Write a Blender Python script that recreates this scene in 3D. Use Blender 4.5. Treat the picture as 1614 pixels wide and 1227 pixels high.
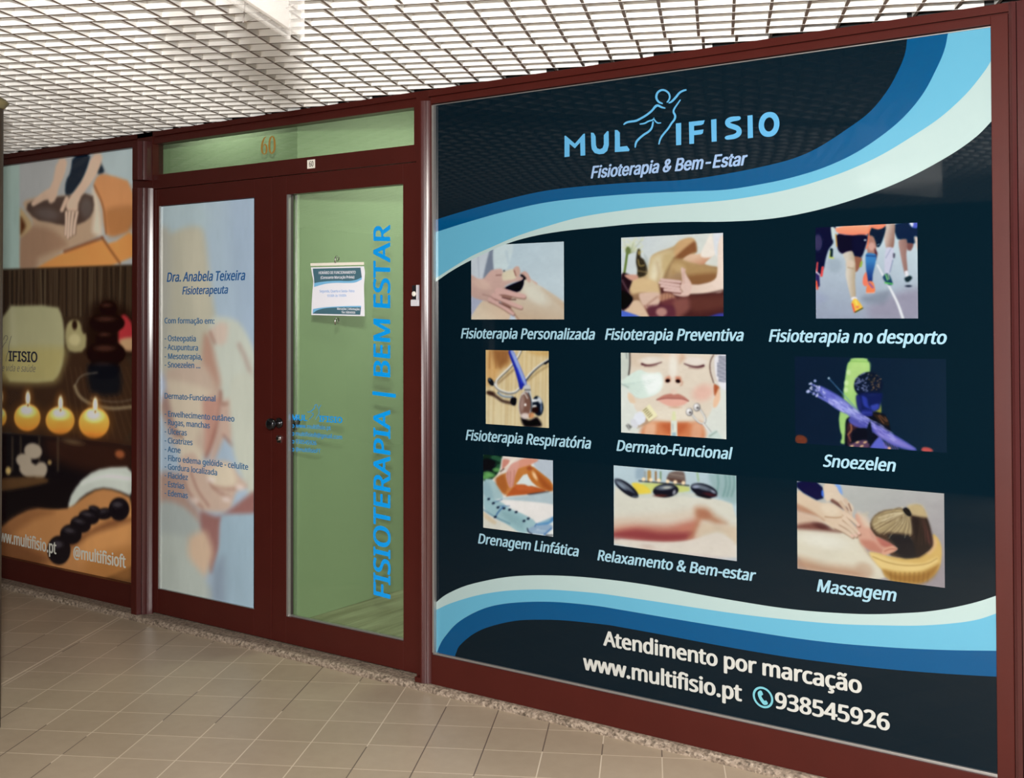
import bpy, bmesh, math, random
import numpy as np
from mathutils import Vector, Matrix
from mathutils.geometry import tessellate_polygon
for o in list(bpy.data.objects): bpy.data.objects.remove(o)
SC = bpy.context.scene
COL = SC.collection
# ---------------------------------------------------------------- camera (X along the shop front, Y into the shop, Z up)
IMG_W, IMG_H = 1614.0, 1227.0
F_PX, YAW, PITCH, ROLL = 1780.0, -0.6125, 0.016, -0.0025
CX, CY = 807.0, 471.2
CAM = Vector((0.0, -3.578, 0.0))
FWD = Vector((math.sin(YAW)*math.cos(PITCH), math.cos(YAW)*math.cos(PITCH), math.sin(PITCH)))
_rt = Vector((math.cos(YAW), -math.sin(YAW), 0)); _up = _rt.cross(FWD)
RGT = _rt*math.cos(ROLL)+_up*math.sin(ROLL); UPV = RGT.cross(FWD)
cam = bpy.data.cameras.new('camera')
cam.sensor_fit = 'HORIZONTAL'; cam.sensor_width = 36.0
cam.lens = F_PX/IMG_W*36.0
cam.shift_x = 0.0; cam.shift_y = -(IMG_H/2-CY)/IMG_W
cam.clip_start = .05
camo = bpy.data.objects.new('camera', cam); COL.objects.link(camo)
camo.matrix_world = Matrix(((RGT.x, UPV.x, -FWD.x, CAM.x), (RGT.y, UPV.y, -FWD.y, CAM.y), (RGT.z, UPV.z, -FWD.z, CAM.z), (0, 0, 0, 1)))
SC.camera = camo
# ---------------------------------------------------------------- world, lights, exposure
wd = bpy.data.worlds.new('world'); SC.world = wd; wd.use_nodes = True
wd.node_tree.nodes['Background'].inputs[0].default_value = (1.0, .97, .92, 1)
wd.node_tree.nodes['Background'].inputs[1].default_value = .10
SC.view_settings.view_transform = 'Standard'; SC.view_settings.look = 'None'
SC.view_settings.exposure = 0.0; SC.view_settings.gamma = 1.0
SC.view_settings.use_curve_mapping = False
def area(name, loc, to, sx, sy, power, col=(1, 1, 1)):
    l = bpy.data.lights.new(name, 'AREA'); l.shape = 'RECTANGLE'; l.size = sx; l.size_y = sy
    l.energy = power; l.color = col
    o = bpy.data.objects.new(name, l); COL.objects.link(o); o.location = loc
    o.rotation_euler = (Vector(to)-Vector(loc)).to_track_quat('-Z', 'Y').to_euler()
    return o
area('camera_flash', (0.02, -3.62, .32), (-2.2, 0, .10), .14, .10, 240, (1, .98, .95))
area('passage_fill', (-1.0, -6.0, -.75), (-4.2, 0, .15), 1.7, 1.1, 82, (1, .98, .95))  # added fill behind the camera to even out the flash falloff
area('corridor_ceiling_light', (-.1, -2.9, .925), (-.5, -2.3, -1.5), 1.0, .5, 150, (1, .95, .88))
area('shop_ceiling_light', (-3.1, 1.2, 1.17), (-3.4, 1.2, -1), .7, .9, 40, (1, 1, .92))
area('lobby_fill', (-4.5, .24, 1.18), (-4.5, .26, -1), .5, .15, 6.2, (1, 1, .92))  # added fill so the green wall behind the transom stays lit
# ---------------------------------------------------------------- helpers
def ray(px, py): return FWD+RGT*((px-CX)/F_PX)-UPV*((py-CY)/F_PX)
def at(px, py, Y=0.0):
    """the point of the plane y = Y that the photograph shows at this pixel"""
    d = ray(px, py); return CAM+d*((Y-CAM.y)/d.y)
def atz(px, py, Z):
    d = ray(px, py); return CAM+d*((Z-CAM.z)/d.z)
def project(X, Y, Z):
    vx, vy, vz = X-CAM.x, Y-CAM.y, Z-CAM.z
    w = vx*FWD.x+vy*FWD.y+vz*FWD.z
    return CX+F_PX*(vx*RGT.x+vy*RGT.y+vz*RGT.z)/w, CY-F_PX*(vx*UPV.x+vy*UPV.y+vz*UPV.z)/w
def srgb(c):
    return tuple((v/255/12.92 if v/255 <= .04045 else ((v/255+.055)/1.055)**2.4) for v in c)
M = {}
def mat(name, col, rough=.5, metal=0.0, spec=.5, noise=0.0, nscale=20.0, bump=0.0, coat=0.0):
    m = bpy.data.materials.new(name); m.use_nodes = True
    nt = m.node_tree; b = nt.nodes['Principled BSDF']
    b.inputs['Base Color'].default_value = (*col, 1); b.inputs['Roughness'].default_value = rough
    b.inputs['Metallic'].default_value = metal; b.inputs['Specular IOR Level'].default_value = spec
    b.inputs['Coat Weight'].default_value = coat; b.inputs['Coat Roughness'].default_value = .05
    if noise or bump:
        tc = nt.nodes.new('ShaderNodeTexCoord'); n = nt.nodes.new('ShaderNodeTexNoise')
        n.inputs['Scale'].default_value = nscale; n.inputs['Detail'].default_value = 5
        nt.links.new(tc.outputs['Object'], n.inputs['Vector'])
        if noise:
            r = nt.nodes.new('ShaderNodeMapRange'); r.inputs['To Min'].default_value = 1-noise; r.inputs['To Max'].default_value = 1+noise
            nt.links.new(n.outputs['Fac'], r.inputs['Value'])
            mx = nt.nodes.new('ShaderNodeMix'); mx.data_type = 'RGBA'; mx.blend_type = 'MULTIPLY'; mx.inputs['Factor'].default_value = 1
            mx.inputs['A'].default_value = (*col, 1); nt.links.new(r.outputs['Result'], mx.inputs['B'])
            nt.links.new(mx.outputs['Result'], b.inputs['Base Color'])
        if bump:
            bp = nt.nodes.new('ShaderNodeBump'); bp.inputs['Strength'].default_value = bump; bp.inputs['Distance'].default_value = .01
            nt.links.new(n.outputs['Fac'], bp.inputs['Height']); nt.links.new(bp.outputs['Normal'], b.inputs['Normal'])
    M[name] = m
    return m
def glassy(name, tint, refl=1.0, rough=.0):
    """thin pane: tinted see-through with a Fresnel mirror on top"""
    m = bpy.data.materials.new(name); m.use_nodes = True; nt = m.node_tree
    nt.nodes.clear(); N = nt.nodes.new; L = nt.links.new
    out = N('ShaderNodeOutputMaterial'); mx = N('ShaderNodeMixShader'); tr = N('ShaderNodeBsdfTransparent'); gl = N('ShaderNodeBsdfGlossy'); fr = N('ShaderNodeFresnel')
    tr.inputs['Color'].default_value = (*tint, 1); gl.inputs['Roughness'].default_value = rough; gl.inputs['Color'].default_value = (refl, refl, refl, 1)
    ge = N('ShaderNodeNewGeometry'); io = N('ShaderNodeMapRange'); io.inputs['To Min'].default_value = 1.45; io.inputs['To Max'].default_value = 1/1.45
    L(ge.outputs['Backfacing'], io.inputs['Value']); L(io.outputs['Result'], fr.inputs['IOR'])      # the same mirror from both faces
    L(fr.outputs[0], mx.inputs[0]); L(tr.outputs[0], mx.inputs[1]); L(gl.outputs[0], mx.inputs[2]); L(mx.outputs[0], out.inputs[0])
    M[name] = m
    return m
class MB:
    """collects shapes and links them as one mesh object"""
    def __init__(s): s.bm = bmesh.new()
    def box(s, x0, x1, y0, y1, z0, z1, mi=0):
        v = [s.bm.verts.new((x, y, z)) for x in (x0, x1) for y in (y0, y1) for z in (z0, z1)]
        for f in ((0, 1, 3, 2), (4, 6, 7, 5), (0, 4, 5, 1), (2, 3, 7, 6), (0, 2, 6, 4), (1, 5, 7, 3)):
            fc = s.bm.faces.new([v[i] for i in f]); fc.material_index = mi
        return s
    def prism(s, prof, z0, z1, ax='z'):
        """extrude a closed profile; ax z: profile in XY; ax x: profile in YZ"""
        def P(a, b, c): return (a, b, c) if ax == 'z' else (c, a, b)
        lo = [s.bm.verts.new(P(a, b, z0)) for a, b in prof]; hi = [s.bm.verts.new(P(a, b, z1)) for a, b in prof]
        n = len(prof)
        for i in range(n): s.bm.faces.new((lo[i], lo[(i+1) % n], hi[(i+1) % n], hi[i]))
        s.bm.faces.new(lo[::-1]); s.bm.faces.new(hi)
        return s
    def obar(s, c, du, L, dv, T, z0, z1):
        """oblique bar: centre c (x,y), half length L along du, half thickness T along dv"""
        cx_, cy_ = c; pts = []
        for a, b in ((-1, -1), (1, -1), (1, 1), (-1, 1)): pts.append((cx_+du[0]*L*a+dv[0]*T*b, cy_+du[1]*L*a+dv[1]*T*b))
        return s.prism(pts, z0, z1)
    def lathe(s, c, axis, prof, n=28):
        """prof = (distance along axis, radius) from c"""
        axis = Vector(axis).normalized(); u = axis.orthogonal().normalized(); v = axis.cross(u); c = Vector(c)
        rings = []
        for d, r in prof:
            rings.append([s.bm.verts.new(c+axis*d+(u*math.cos(2*math.pi*i/n)+v*math.sin(2*math.pi*i/n))*max(r, 1e-5)) for i in range(n)])
        for a, b in zip(rings, rings[1:]):
            for i in range(n): s.bm.faces.new((a[i], a[(i+1) % n], b[(i+1) % n], b[i]))
        s.bm.faces.new(rings[0][::-1]); s.bm.faces.new(rings[-1])
        return s
    def tube(s, pts, r, n=8):
        pts = [Vector(p) for p in pts]; rings = []
        for i, p in enumerate(pts):
            t = (pts[min(i+1, len(pts)-1)]-pts[max(i-1, 0)]).normalized(); u = t.orthogonal().normalized(); v = t.cross(u)
            rings.append([s.bm.verts.new(p+(u*math.cos(2*math.pi*k/n)+v*math.sin(2*math.pi*k/n))*r) for k in range(n)])
        for a, b in zip(rings, rings[1:]):
            for i in range(n): s.bm.faces.new((a[i], a[(i+1) % n], b[(i+1) % n], b[i]))
        s.bm.faces.new(rings[0][::-1]); s.bm.faces.new(rings[-1])
        return s
    def build(s, name, m, parent=None, bevel=0.0, smooth=False, label=None):
        bmesh.ops.recalc_face_normals(s.bm, faces=s.bm.faces)
        me = bpy.data.meshes.new(name); s.bm.to_mesh(me); s.bm.free()
        for x in (m if isinstance(m, (list, tuple)) else [m]): me.materials.append(M[x])
        if smooth:
            for p in me.polygons: p.use_smooth = True
        o = bpy.data.objects.new(name, me); COL.objects.link(o)
        if bevel:
            b = o.modifiers.new('bevel', 'BEVEL'); b.width = bevel; b.segments = 2; b.limit_method = 'ANGLE'; b.angle_limit = .6
        if parent: o.parent = parent
        if label: o['label'] = label
        return o
def tag(o, label, cat, kind=None, group=None):
    o['label'] = label; o['category'] = cat
    if kind: o['kind'] = kind
    if group: o['group'] = group
    return o
def thing(name, label, cat, kind=None, group=None):
    o = bpy.data.objects.new(name, None); COL.objects.link(o); o.empty_display_size = .05
    return tag(o, label, cat, kind, group)
def chaikin(p, n, closed=True):
    p = np.array(p, float)
    for _ in range(n):
        if closed:
            q = np.roll(p, -1, 0)
            a = p*.75+q*.25; b = p*.25+q*.75
            p = np.stack([a, b], 1).reshape(-1, 2)
        else:
            a = p[:-1]*.75+p[1:]*.25; b = p[:-1]*.25+p[1:]*.75
            m = np.stack([a, b], 1).reshape(-1, 2)
            p = np.vstack([p[:1], m, p[-1:]])
    return p
# flat lettering and shapes -------------------------------------------------
def catmull(pts, n=8):
    p = [np.array(q, float) for q in pts]; p = [2*p[0]-p[1]]+p+[2*p[-1]-p[-2]]; out = []
    for i in range(1, len(p)-2):
        for k in range(n):
            t = k/n
            out.append(.5*((2*p[i])+(-p[i-1]+p[i+1])*t+(2*p[i-1]-5*p[i]+4*p[i+1]-p[i+2])*t*t+(-p[i-1]+3*p[i]-3*p[i+1]+p[i+2])*t**3))
    out.append(p[-2]); return [tuple(q) for q in out]
def mesh_obj(name, verts, faces, m, parent=None, label=None):
    me = bpy.data.meshes.new(name); me.from_pydata([tuple(v) for v in verts], [], faces); me.update()
    me.materials.append(M[m]); o = bpy.data.objects.new(name, me); COL.objects.link(o)
    if parent: o.parent = parent
    if label: o['label'] = label
    return o
class Flat:
    """flat cut shapes lying on the plane y = Y, outlines given where the photograph shows them"""
    def __init__(s, Y, tf=(0, 0, 1)): s.Y = Y; s.tf = tf; s.v = []; s.f = []
    def pt(s, a, b): return at(s.tf[0]+a/s.tf[2], s.tf[1]+b/s.tf[2], s.Y)
    def poly(s, pts, smooth=0):
        if smooth: pts = chaikin(pts, smooth)
        w = [s.pt(*p) for p in pts]; n0 = len(s.v); s.v += w
        for t in tessellate_polygon([[Vector((q.x, q.z, 0)) for q in w]]): s.f.append(tuple(n0+i for i in t))
        return s
    def strip(s, up, lo):
        n0 = len(s.v); n = len(up)
        for a, b in zip(up, lo): s.v += [s.pt(*a), s.pt(*b)]
        for i in range(n-1): s.f.append((n0+2*i, n0+2*i+1, n0+2*i+3, n0+2*i+2))
        return s
    def stroke(s, pts, w, sm=2):
        w0 = list(w) if isinstance(w, (list, tuple)) else [w]*len(pts)
        p = np.array(chaikin([(a, b) for a, b in pts], sm, False)) if (sm and len(pts) > 2) else np.array(pts, float)
        ws = np.interp(np.linspace(0, 1, len(p)), np.linspace(0, 1, len(w0)), w0)
        up, lo = [], []
        for i in range(len(p)):
            t = p[min(i+1, len(p)-1)]-p[max(i-1, 0)]; t /= np.hypot(*t)+1e-9
            nn = np.array([-t[1], t[0]])*ws[i]/2; up.append(p[i]+nn); lo.append(p[i]-nn)
        return s.strip(up, lo)
    def ring(s, c, rx, ry, w, shx=0.0, n=48):
        """ellipse ring, shx shears y with x"""
        a = [2*math.pi*i/n for i in range(n+1)]
        up = [(c[0]+rx*math.cos(t), c[1]+ry*math.sin(t)+shx*rx*math.cos(t)) for t in a]
        lo = [(c[0]+(rx-w)*math.cos(t), c[1]+(ry-w)*math.sin(t)+shx*(rx-w)*math.cos(t)) for t in a]
        return s.strip(up, lo)
    def build(s, name, m, parent=None, label=None): return mesh_obj(name, s.v, s.f, m, parent, label)
_fonts = {}
def font(kind):
    if kind not in _fonts:
        f = None
        if kind == 'noto':
            try: f = bpy.data.fonts.load(bpy.utils.system_resource('DATAFILES')+'/fonts/NotoSansHebrew-Regular.woff2')
            except Exception: f = None
        elif kind == 'inter':
            try: f = bpy.data.fonts.load(bpy.utils.system_resource('DATAFILES')+'/fonts/Inter.woff2')
            except Exception: f = None
        _fonts[kind] = f
    return _fonts[kind]
_caps = {}
def glyphs(body, kind, res=3):
    c = bpy.data.curves.new('text', 'FONT'); f = font(kind)
    if f: c.font = f
    c.body = body; c.size = 1; c.resolution_u = res; c.fill_mode = 'FRONT'
    o = bpy.data.objects.new('text', c); COL.objects.link(o)
    dg = bpy.context.evaluated_depsgraph_get(); me = bpy.data.meshes.new_from_object(o.evaluated_get(dg))
    v = np.array([tuple(q.co)[:2] for q in me.vertices]); fs = [tuple(p.vertices) for p in me.polygons]
    bpy.data.objects.remove(o); bpy.data.curves.remove(c); bpy.data.meshes.remove(me)
    return v, fs
def caph(kind):
    if kind not in _caps: _caps[kind] = glyphs('H', kind)[0][:, 1].max()
    return _caps[kind]
def text(name, body, parent, m, p0, p1, cap, Y, shear=0.0, bold=.03, kind='noto', label=None, lift=0.0):
    """lettering on the plane y = Y: baseline from pixel p0 to p1, cap = pixel vector (or height) of a capital at p0"""
    v, fs = glyphs(body, kind); ch = caph(kind)
    if not isinstance(cap, tuple): cap = (0, -cap)
    A = at(*p0, Y); B = at(*p1, Y); Cv = at(p0[0]+cap[0], p0[1]+cap[1], Y)-A
    d = (B-A); L = d.length; d.normalize(); h = Cv.length
    u0, u1 = v[:, 0].min()-bold, v[:, 0].max()+bold
    su = (L-shear*h*.0)/(u1-u0)
    V = []; F = []
    offs = [(0, 0)] if not bold else [(bold, 0), (-bold, 0), (bold*.5, bold*.55), (-bold*.5, bold*.55), (bold*.5, -bold*.55), (-bold*.5, -bold*.55)]
    for k, (ox, oy) in enumerate(offs):
        n0 = len(V)
        for a, b in v:
            q = (b+oy*.8)/ch
            w = A+d*((a+ox-u0)*su+shear*q*h)+Cv*q
            V.append((w.x, Y-lift-k*2e-5, w.z))
        F += [tuple(n0+i for i in f) for f in fs]
    return mesh_obj(name, V, F, m, parent, label)
# ---------------------------------------------------------------- materials
mat('maroon', (.047, .0075, .0055), .32, 0, .22, .12, 9)
mat('maroon_gloss', (.046, .011, .011), .2, 0, .55, .06, 6)
mat('maroon_dark', (.05, .012, .011), .5)
mat('gasket', (.03, .02, .02), .6)
mat('bead', (.42, .41, .40), .35, .8)
mat('black_print', (.0010, .0058, .0105), .03, 0, .24)
mat('print_white', (0.262, 0.345, 0.345), .05, 0, .3)
mat('print_sky', (0.075, 0.25, 0.36), .05, 0, .3)
mat('print_blue', (0.0006, 0.048, 0.135), .05, 0, .3)
mat('print_caption', (0.2, 0.335, 0.41), .05, 0, .3)
mat('print_offwhite', (0.38, 0.385, 0.365), .05, 0, .3)
mat('print_logo', (0.07, 0.255, 0.44), .05, 0, .3)
mat('print_tagline', (0.185, 0.275, 0.43), .05, 0, .3)
mat('print_cyan', (0.12, 0.34, 0.4), .05, 0, .3)
mat('vinyl_blue', (.002, .25, .66), .3)
mat('name_blue', (.025, .11, .30), .2)
mat('list_blue', (.05, .15, .30), .2)
mat('panel_white', (.62, .62, .55), .2)
mat('panel_dark', (.035, .035, .05), .2)
mat('panel_grey', (.2, .19, .17), .2)
mat('gold', (.42, .22, .04), .4, .3)
mat('paper', (.72, .72, .78), .35)
mat('notice_dark', (.055, .13, .17), .35)
mat('notice_sky', (.17, .42, .66), .35)
mat('notice_text', (.30, .45, .72), .35)
mat('plaque', (.75, .70, .62), .3)
mat('ink', (.03, .02, .02), .4)
mat('black_plastic', (.012, .011, .013), .25)
mat('dark_chrome', (.05, .05, .055), .12, .9)
mat('chrome', (.75, .75, .76), .16, 1)
mat('silver_plastic', (.62, .60, .64), .3, .2)
mat('white_plastic', (.62, .58, .52), .4)
mat('ceiling_white', (.88, .86, .82), .45)
mat('rim_shaded_brown', (.17, .125, .10), .5)  # blade undersides: khaki rim with their shade put into the brown
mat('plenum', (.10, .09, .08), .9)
mat('wall_dark', (.012, .012, .013), .5)
mat('column', (.02, .02, .022), .18)
mat('interior_green', (.38, .43, .33), .7, 0, .3, .03, 3)
mat('interior_white', (.5, .52, .45), .7)
mat('pillar_brown', (.07, .05, .034), .45, 0, .4, .1, 8)
mat('cap_khaki', (.17, .14, .065), .4, .1)
mat('lamp_body', (.50, .485, .46), .4)
mat('cord', (.25, .22, .2), .5)
glassy('door_glass', (.80, .88, .77), .9)
glassy('clear_acrylic', (.90, .90, .90), 1.0)
mat('frosted_acrylic', (.62, .60, .57), .10); M['frosted_acrylic'].node_tree.nodes['Principled BSDF'].inputs['Alpha'].default_value = .28
m = bpy.data.materials.new('print'); m.use_nodes = True; nt = m.node_tree
vc = nt.nodes.new('ShaderNodeVertexColor'); vc.layer_name = 'print_colour'
nt.links.new(vc.outputs['Color'], nt.nodes['Principled BSDF'].inputs['Base Color'])
nt.nodes['Principled BSDF'].inputs['Roughness'].default_value = .10
M['print'] = m
# granite
m = bpy.data.materials.new('granite'); m.use_nodes = True; nt = m.node_tree; b = nt.nodes['Principled BSDF']; N = nt.nodes.new; L = nt.links.new
tc = N('ShaderNodeTexCoord'); vo = N('ShaderNodeTexVoronoi'); vo.inputs['Scale'].default_value = 130; no = N('ShaderNodeTexNoise'); no.inputs['Scale'].default_value = 60; no.inputs['Detail'].default_value = 8
L(tc.outputs['Object'], vo.inputs['Vector']); L(tc.outputs['Object'], no.inputs['Vector'])
cr = N('ShaderNodeValToRGB'); e = cr.color_ramp.elements; e[0].position = .25; e[0].color = (.07, .052, .036, 1); e[1].position = .7; e[1].color = (.33, .265, .205, 1)
x = cr.color_ramp.elements.new(.5); x.color = (.21, .16, .12, 1)
mx = N('ShaderNodeMix'); mx.data_type = 'FLOAT'; mx.inputs['Factor'].default_value = .35
sp = N('ShaderNodeSeparateColor'); L(vo.outputs['Color'], sp.inputs[0]); L(no.outputs['Fac'], mx.inputs['A']); L(sp.outputs[0], mx.inputs['B']); L(mx.outputs['Result'], cr.inputs[0]); L(cr.outputs[0], b.inputs['Base Color'])
bp = N('ShaderNodeBump'); bp.inputs['Strength'].default_value = .5; bp.inputs['Distance'].default_value = .004; L(no.outputs['Fac'], bp.inputs['Height']); L(bp.outputs[0], b.inputs['Normal']); b.inputs['Roughness'].default_value = .6
M['granite'] = m
# floor tiles: square beige tiles laid askew to the shop front; the run left of the joint is shifted
ZF, ZS = -1.493, -1.467
m = bpy.data.materials.new('floor_tiles'); m.use_nodes = True; nt = m.node_tree; b = nt.nodes['Principled BSDF']; N = nt.nodes.new; L = nt.links.new
TA = math.radians(28.2); TU, TV = .2035, .2125; TP = (-2.975, -.532); CELL = .2
def vmath(op, a, bb=None):
    n = N('ShaderNodeVectorMath'); n.operation = op
    for k, s_ in enumerate((a, bb)):
        if s_ is None: continue
        if isinstance(s_, tuple): n.inputs[k].default_value = s_
        else: L(s_, n.inputs[k])
    return n
def fmath(op, a, bb=None):
    n = N('ShaderNodeMath'); n.operation = op
    for k, s_ in enumerate((a, bb)):
        if s_ is None: continue
        if isinstance(s_, (int, float)): n.inputs[k].default_value = s_
        else: L(s_, n.inputs[k])
    return n.outputs[0]
ge = N('ShaderNodeNewGeometry'); pos = ge.outputs['Position']
rel = vmath('SUBTRACT', pos, (TP[0], TP[1], 0)).outputs[0]
uu = vmath('DOT_PRODUCT', rel, (math.cos(TA), math.sin(TA), 0)).outputs['Value']
vv = vmath('DOT_PRODUCT', rel, (-math.sin(TA), math.cos(TA), 0)).outputs['Value']
J = atz(190, 972, ZF); JU = (J.x-TP[0])*math.cos(TA)+(J.y-TP[1])*math.sin(TA)
left = fmath('LESS_THAN', uu, JU)
uT = fmath('DIVIDE', fmath('SUBTRACT', uu, fmath('MULTIPLY', left, JU-int(JU/TU)*TU)), TU); vT = fmath('ADD', fmath('DIVIDE', vv, TV), fmath('MULTIPLY', left, .45))
def edge(t, w): 
    fr = fmath('FRACT', t); return fmath('MINIMUM', fr, fmath('SUBTRACT', 1.0, fr))
wob = N('ShaderNodeTexNoise'); wob.inputs['Scale'].default_value = 3.0; L(pos, wob.inputs['Vector'])
eu = edge(uT, 0); ev = edge(vT, 0)
gu = fmath('LESS_THAN', eu, .0105); gv = fmath('LESS_THAN', ev, .0085)
gj = fmath('LESS_THAN', fmath('ABSOLUTE', fmath('SUBTRACT', uu, JU)), .004)
cell = N('ShaderNodeCombineXYZ'); L(fmath('FLOOR', uT), cell.inputs[0]); L(fmath('FLOOR', vT), cell.inputs[1])
wn = N('ShaderNodeTexWhiteNoise'); wn.noise_dimensions = '3D'; L(cell.outputs[0], wn.inputs['Vector'])
n2 = N('ShaderNodeTexNoise'); n2.inputs['Scale'].default_value = 2.2; n2.inputs['Detail'].default_value = 6; L(pos, n2.inputs['Vector'])
n3 = N('ShaderNodeTexNoise'); n3.inputs['Scale'].default_value = 24; n3.inputs['Detail'].default_value = 4; L(pos, n3.inputs['Vector'])
val = fmath('ADD', fmath('MULTIPLY', wn.outputs['Value'], .10), fmath('ADD', fmath('MULTIPLY', n2.outputs['Fac'], .30), fmath('MULTIPLY', n3.outputs['Fac'], .12)))
cr = N('ShaderNodeValToRGB'); e = cr.color_ramp.elements; e[0].position = .05; e[0].color = (.28, .215, .150, 1); e[1].position = .5; e[1].color = (.44, .355, .265, 1); L(val, cr.inputs[0])
def mixc(fac, a, bb):
    n = N('ShaderNodeMix'); n.data_type = 'RGBA'; L(fac, n.inputs['Factor'])
    for k, s_ in (('A', a), ('B', bb)):
        if isinstance(s_, tuple): n.inputs[k].default_value = s_
        else: L(s_, n.inputs[k])
    return n.outputs['Result']
n4 = N('ShaderNodeTexNoise'); n4.inputs['Scale'].default_value = 1.6; L(pos, n4.inputs['Vector'])
dirty = mixc(fmath('GREATER_THAN', n4.outputs['Fac'], .5), (.58, .49, .38, 1), (.13, .095, .075, 1))
c1 = mixc(gv, cr.outputs[0], (.60, .50, .38, 1)); c2 = mixc(gu, c1, dirty); c3 = mixc(gj, c2, (.60, .50, .38, 1))
L(c3, b.inputs['Base Color']); b.inputs['Roughness'].default_value = .38; b.inputs['Specular IOR Level'].default_value = .35
hgt = fmath('SUBTRACT', fmath('MULTIPLY', n3.outputs['Fac'], .15), fmath('MAXIMUM', gu, gv))
bp = N('ShaderNodeBump'); bp.inputs['Strength'].default_value = .25; bp.inputs['Distance'].default_value = .002; L(hgt, bp.inputs['Height']); L(bp.outputs[0], b.inputs['Normal'])
M['floor_tiles'] = m
# interior wooden floor
m = bpy.data.materials.new('wood_floor'); m.use_nodes = True; nt = m.node_tree; b = nt.nodes['Principled BSDF']; N = nt.nodes.new; L = nt.links.new
tc = N('ShaderNodeTexCoord'); mp = N('ShaderNodeMapping'); mp.inputs['Scale'].default_value = (9, .9, 1); no = N('ShaderNodeTexNoise'); no.inputs['Scale'].default_value = 3; no.inputs['Detail'].default_value = 6
L(tc.outputs['Object'], mp.inputs['Vector']); L(mp.outputs[0], no.inputs['Vector'])
cr = N('ShaderNodeValToRGB'); e = cr.color_ramp.elements; e[0].position = .3; e[0].color = (.26, .23, .16, 1); e[1].position = .7; e[1].color = (.50, .47, .36, 1); L(no.outputs['Fac'], cr.inputs[0]); L(cr.outputs[0], b.inputs['Base Color']); b.inputs['Roughness'].default_value = .4
M['wood_floor'] = m
# ---------------------------------------------------------------- shell
YW, YWF = -.035, -.053        # right-hand window: film and frame face
YG, YD = .030, 0.0            # doors and left window: glass and frame face
tag(MB().box(-9.5, 4.0, -6.4, .0, ZF-.05, ZF).build('floor', 'floor_tiles'), 'beige square floor tiles laid askew in front of the shop', 'floor', 'structure')
g = MB(); xs = np.linspace(-8.0, 1.5, 380)
prof_n = 7
rows = []
rr = random.Random(4)
for x_ in xs:
    w1, w2 = rr.uniform(-.002, .002), rr.uniform(-.003, .003)
    rows.append([g.bm.verts.new(q) for q in ((x_, .10, ZS), (x_, -.060, ZS), (x_, -.070+w1, ZS-.002), (x_, -.079+w2, ZS-.009+w1), (x_, -.083+w1, ZS-.016+w2), (x_, -.080+w2, ZF-.03), (x_, .10, ZF-.03))])
for a_, b_ in zip(rows, rows[1:]):
    for i in range(len(a_)): g.bm.faces.new((a_[i], a_[(i+1) % 7], b_[(i+1) % 7], b_[i]))
g.bm.faces.new(rows[0][::-1]); g.bm.faces.new(rows[-1])
tag(g.build('trim_1', 'granite'), 'low rough granite step along the foot of the shop front', 'step', 'structure')
# ceiling: white egg-crate grille in square modules, hung askew like the floor
ZC = .936; CA = math.radians(24.7); CU, CV, CT = .1112, .0940, .0098; CP = (-2.085, -.749); CH = .046
du = (math.cos(CA), math.sin(CA)); dv = (-math.sin(CA), math.cos(CA))
g = MB()
def inside(x, y): return -8.6 < x < 2.2 and -6.3 < y < .055
def clip_seg(p, d, t0, t1, n=400):
    ts = [t0+(t1-t0)*i/n for i in range(n+1)]; ok = [t for t in ts if inside(p[0]+d[0]*t, p[1]+d[1]*t)]
    return (ok[0], ok[-1]) if ok else None
for j in range(-75, 60):
    p = (CP[0]+dv[0]*CV*j, CP[1]+dv[1]*CV*j); r_ = clip_seg(p, du, -12, 9, 900)
    if not r_: continue
    t0, t1 = r_; c = (t0+t1)/2
    g.obar((p[0]+du[0]*c, p[1]+du[1]*c), du, (t1-t0)/2, dv, CT/2, ZC, ZC+CH)
for mod in range(-13, 10):
    sh = (mod*37 % 11-5)*.0035
    j0, j1 = mod*6-2, mod*6+4
    for i in range(-110, 80):
        a = i*CU+sh; p = (CP[0]+du[0]*a, CP[1]+du[1]*a); r_ = clip_seg(p, dv, j0*CV, j1*CV, 24)
        if not r_ or r_[1]-r_[0] < .02: continue
        c = (r_[0]+r_[1])/2
        g.obar((p[0]+dv[0]*c, p[1]+dv[1]*c), dv, (r_[1]-r_[0])/2, du, CT/2, ZC+.0005, ZC+CH-.0005)
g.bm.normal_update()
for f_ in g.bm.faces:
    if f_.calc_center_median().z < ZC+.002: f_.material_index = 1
tag(g.build('ceiling', ['ceiling_white', 'rim_shaded_brown']), 'white egg-crate grille ceiling over the passage', 'ceiling', 'structure')
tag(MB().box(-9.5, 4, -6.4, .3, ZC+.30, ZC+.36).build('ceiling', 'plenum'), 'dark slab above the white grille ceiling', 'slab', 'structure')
tag(MB().box(-9.5, 4, -6.6, -6.4, ZF, ZC+.3).build('wall_opposite', 'wall_dark'), 'dark wall across the passage from the shop', 'wall', 'structure')
tag(MB().box(-9.5, 4, .062, .12, .90, ZC+.3).build('wall_front', 'wall_dark'), 'dark wall strip above the maroon header', 'wall', 'structure')
tag(MB().box(-9.6, -9.5, -6.4, .3, ZF, ZC+.3).build('wall_left', 'wall_dark'), 'unseen dark wall added to block light at the left passage end', 'wall', 'structure')  # out of view, added to cut stray light from the open left end
tag(MB().lathe((-6.76, -5.4, ZF), (0, 0, 1), [(0, .40), (ZC-ZF, .40)], 40).build('column', 'column', smooth=False), 'dark round column across the passage, seen only as a reflection', 'column', 'structure')
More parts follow.
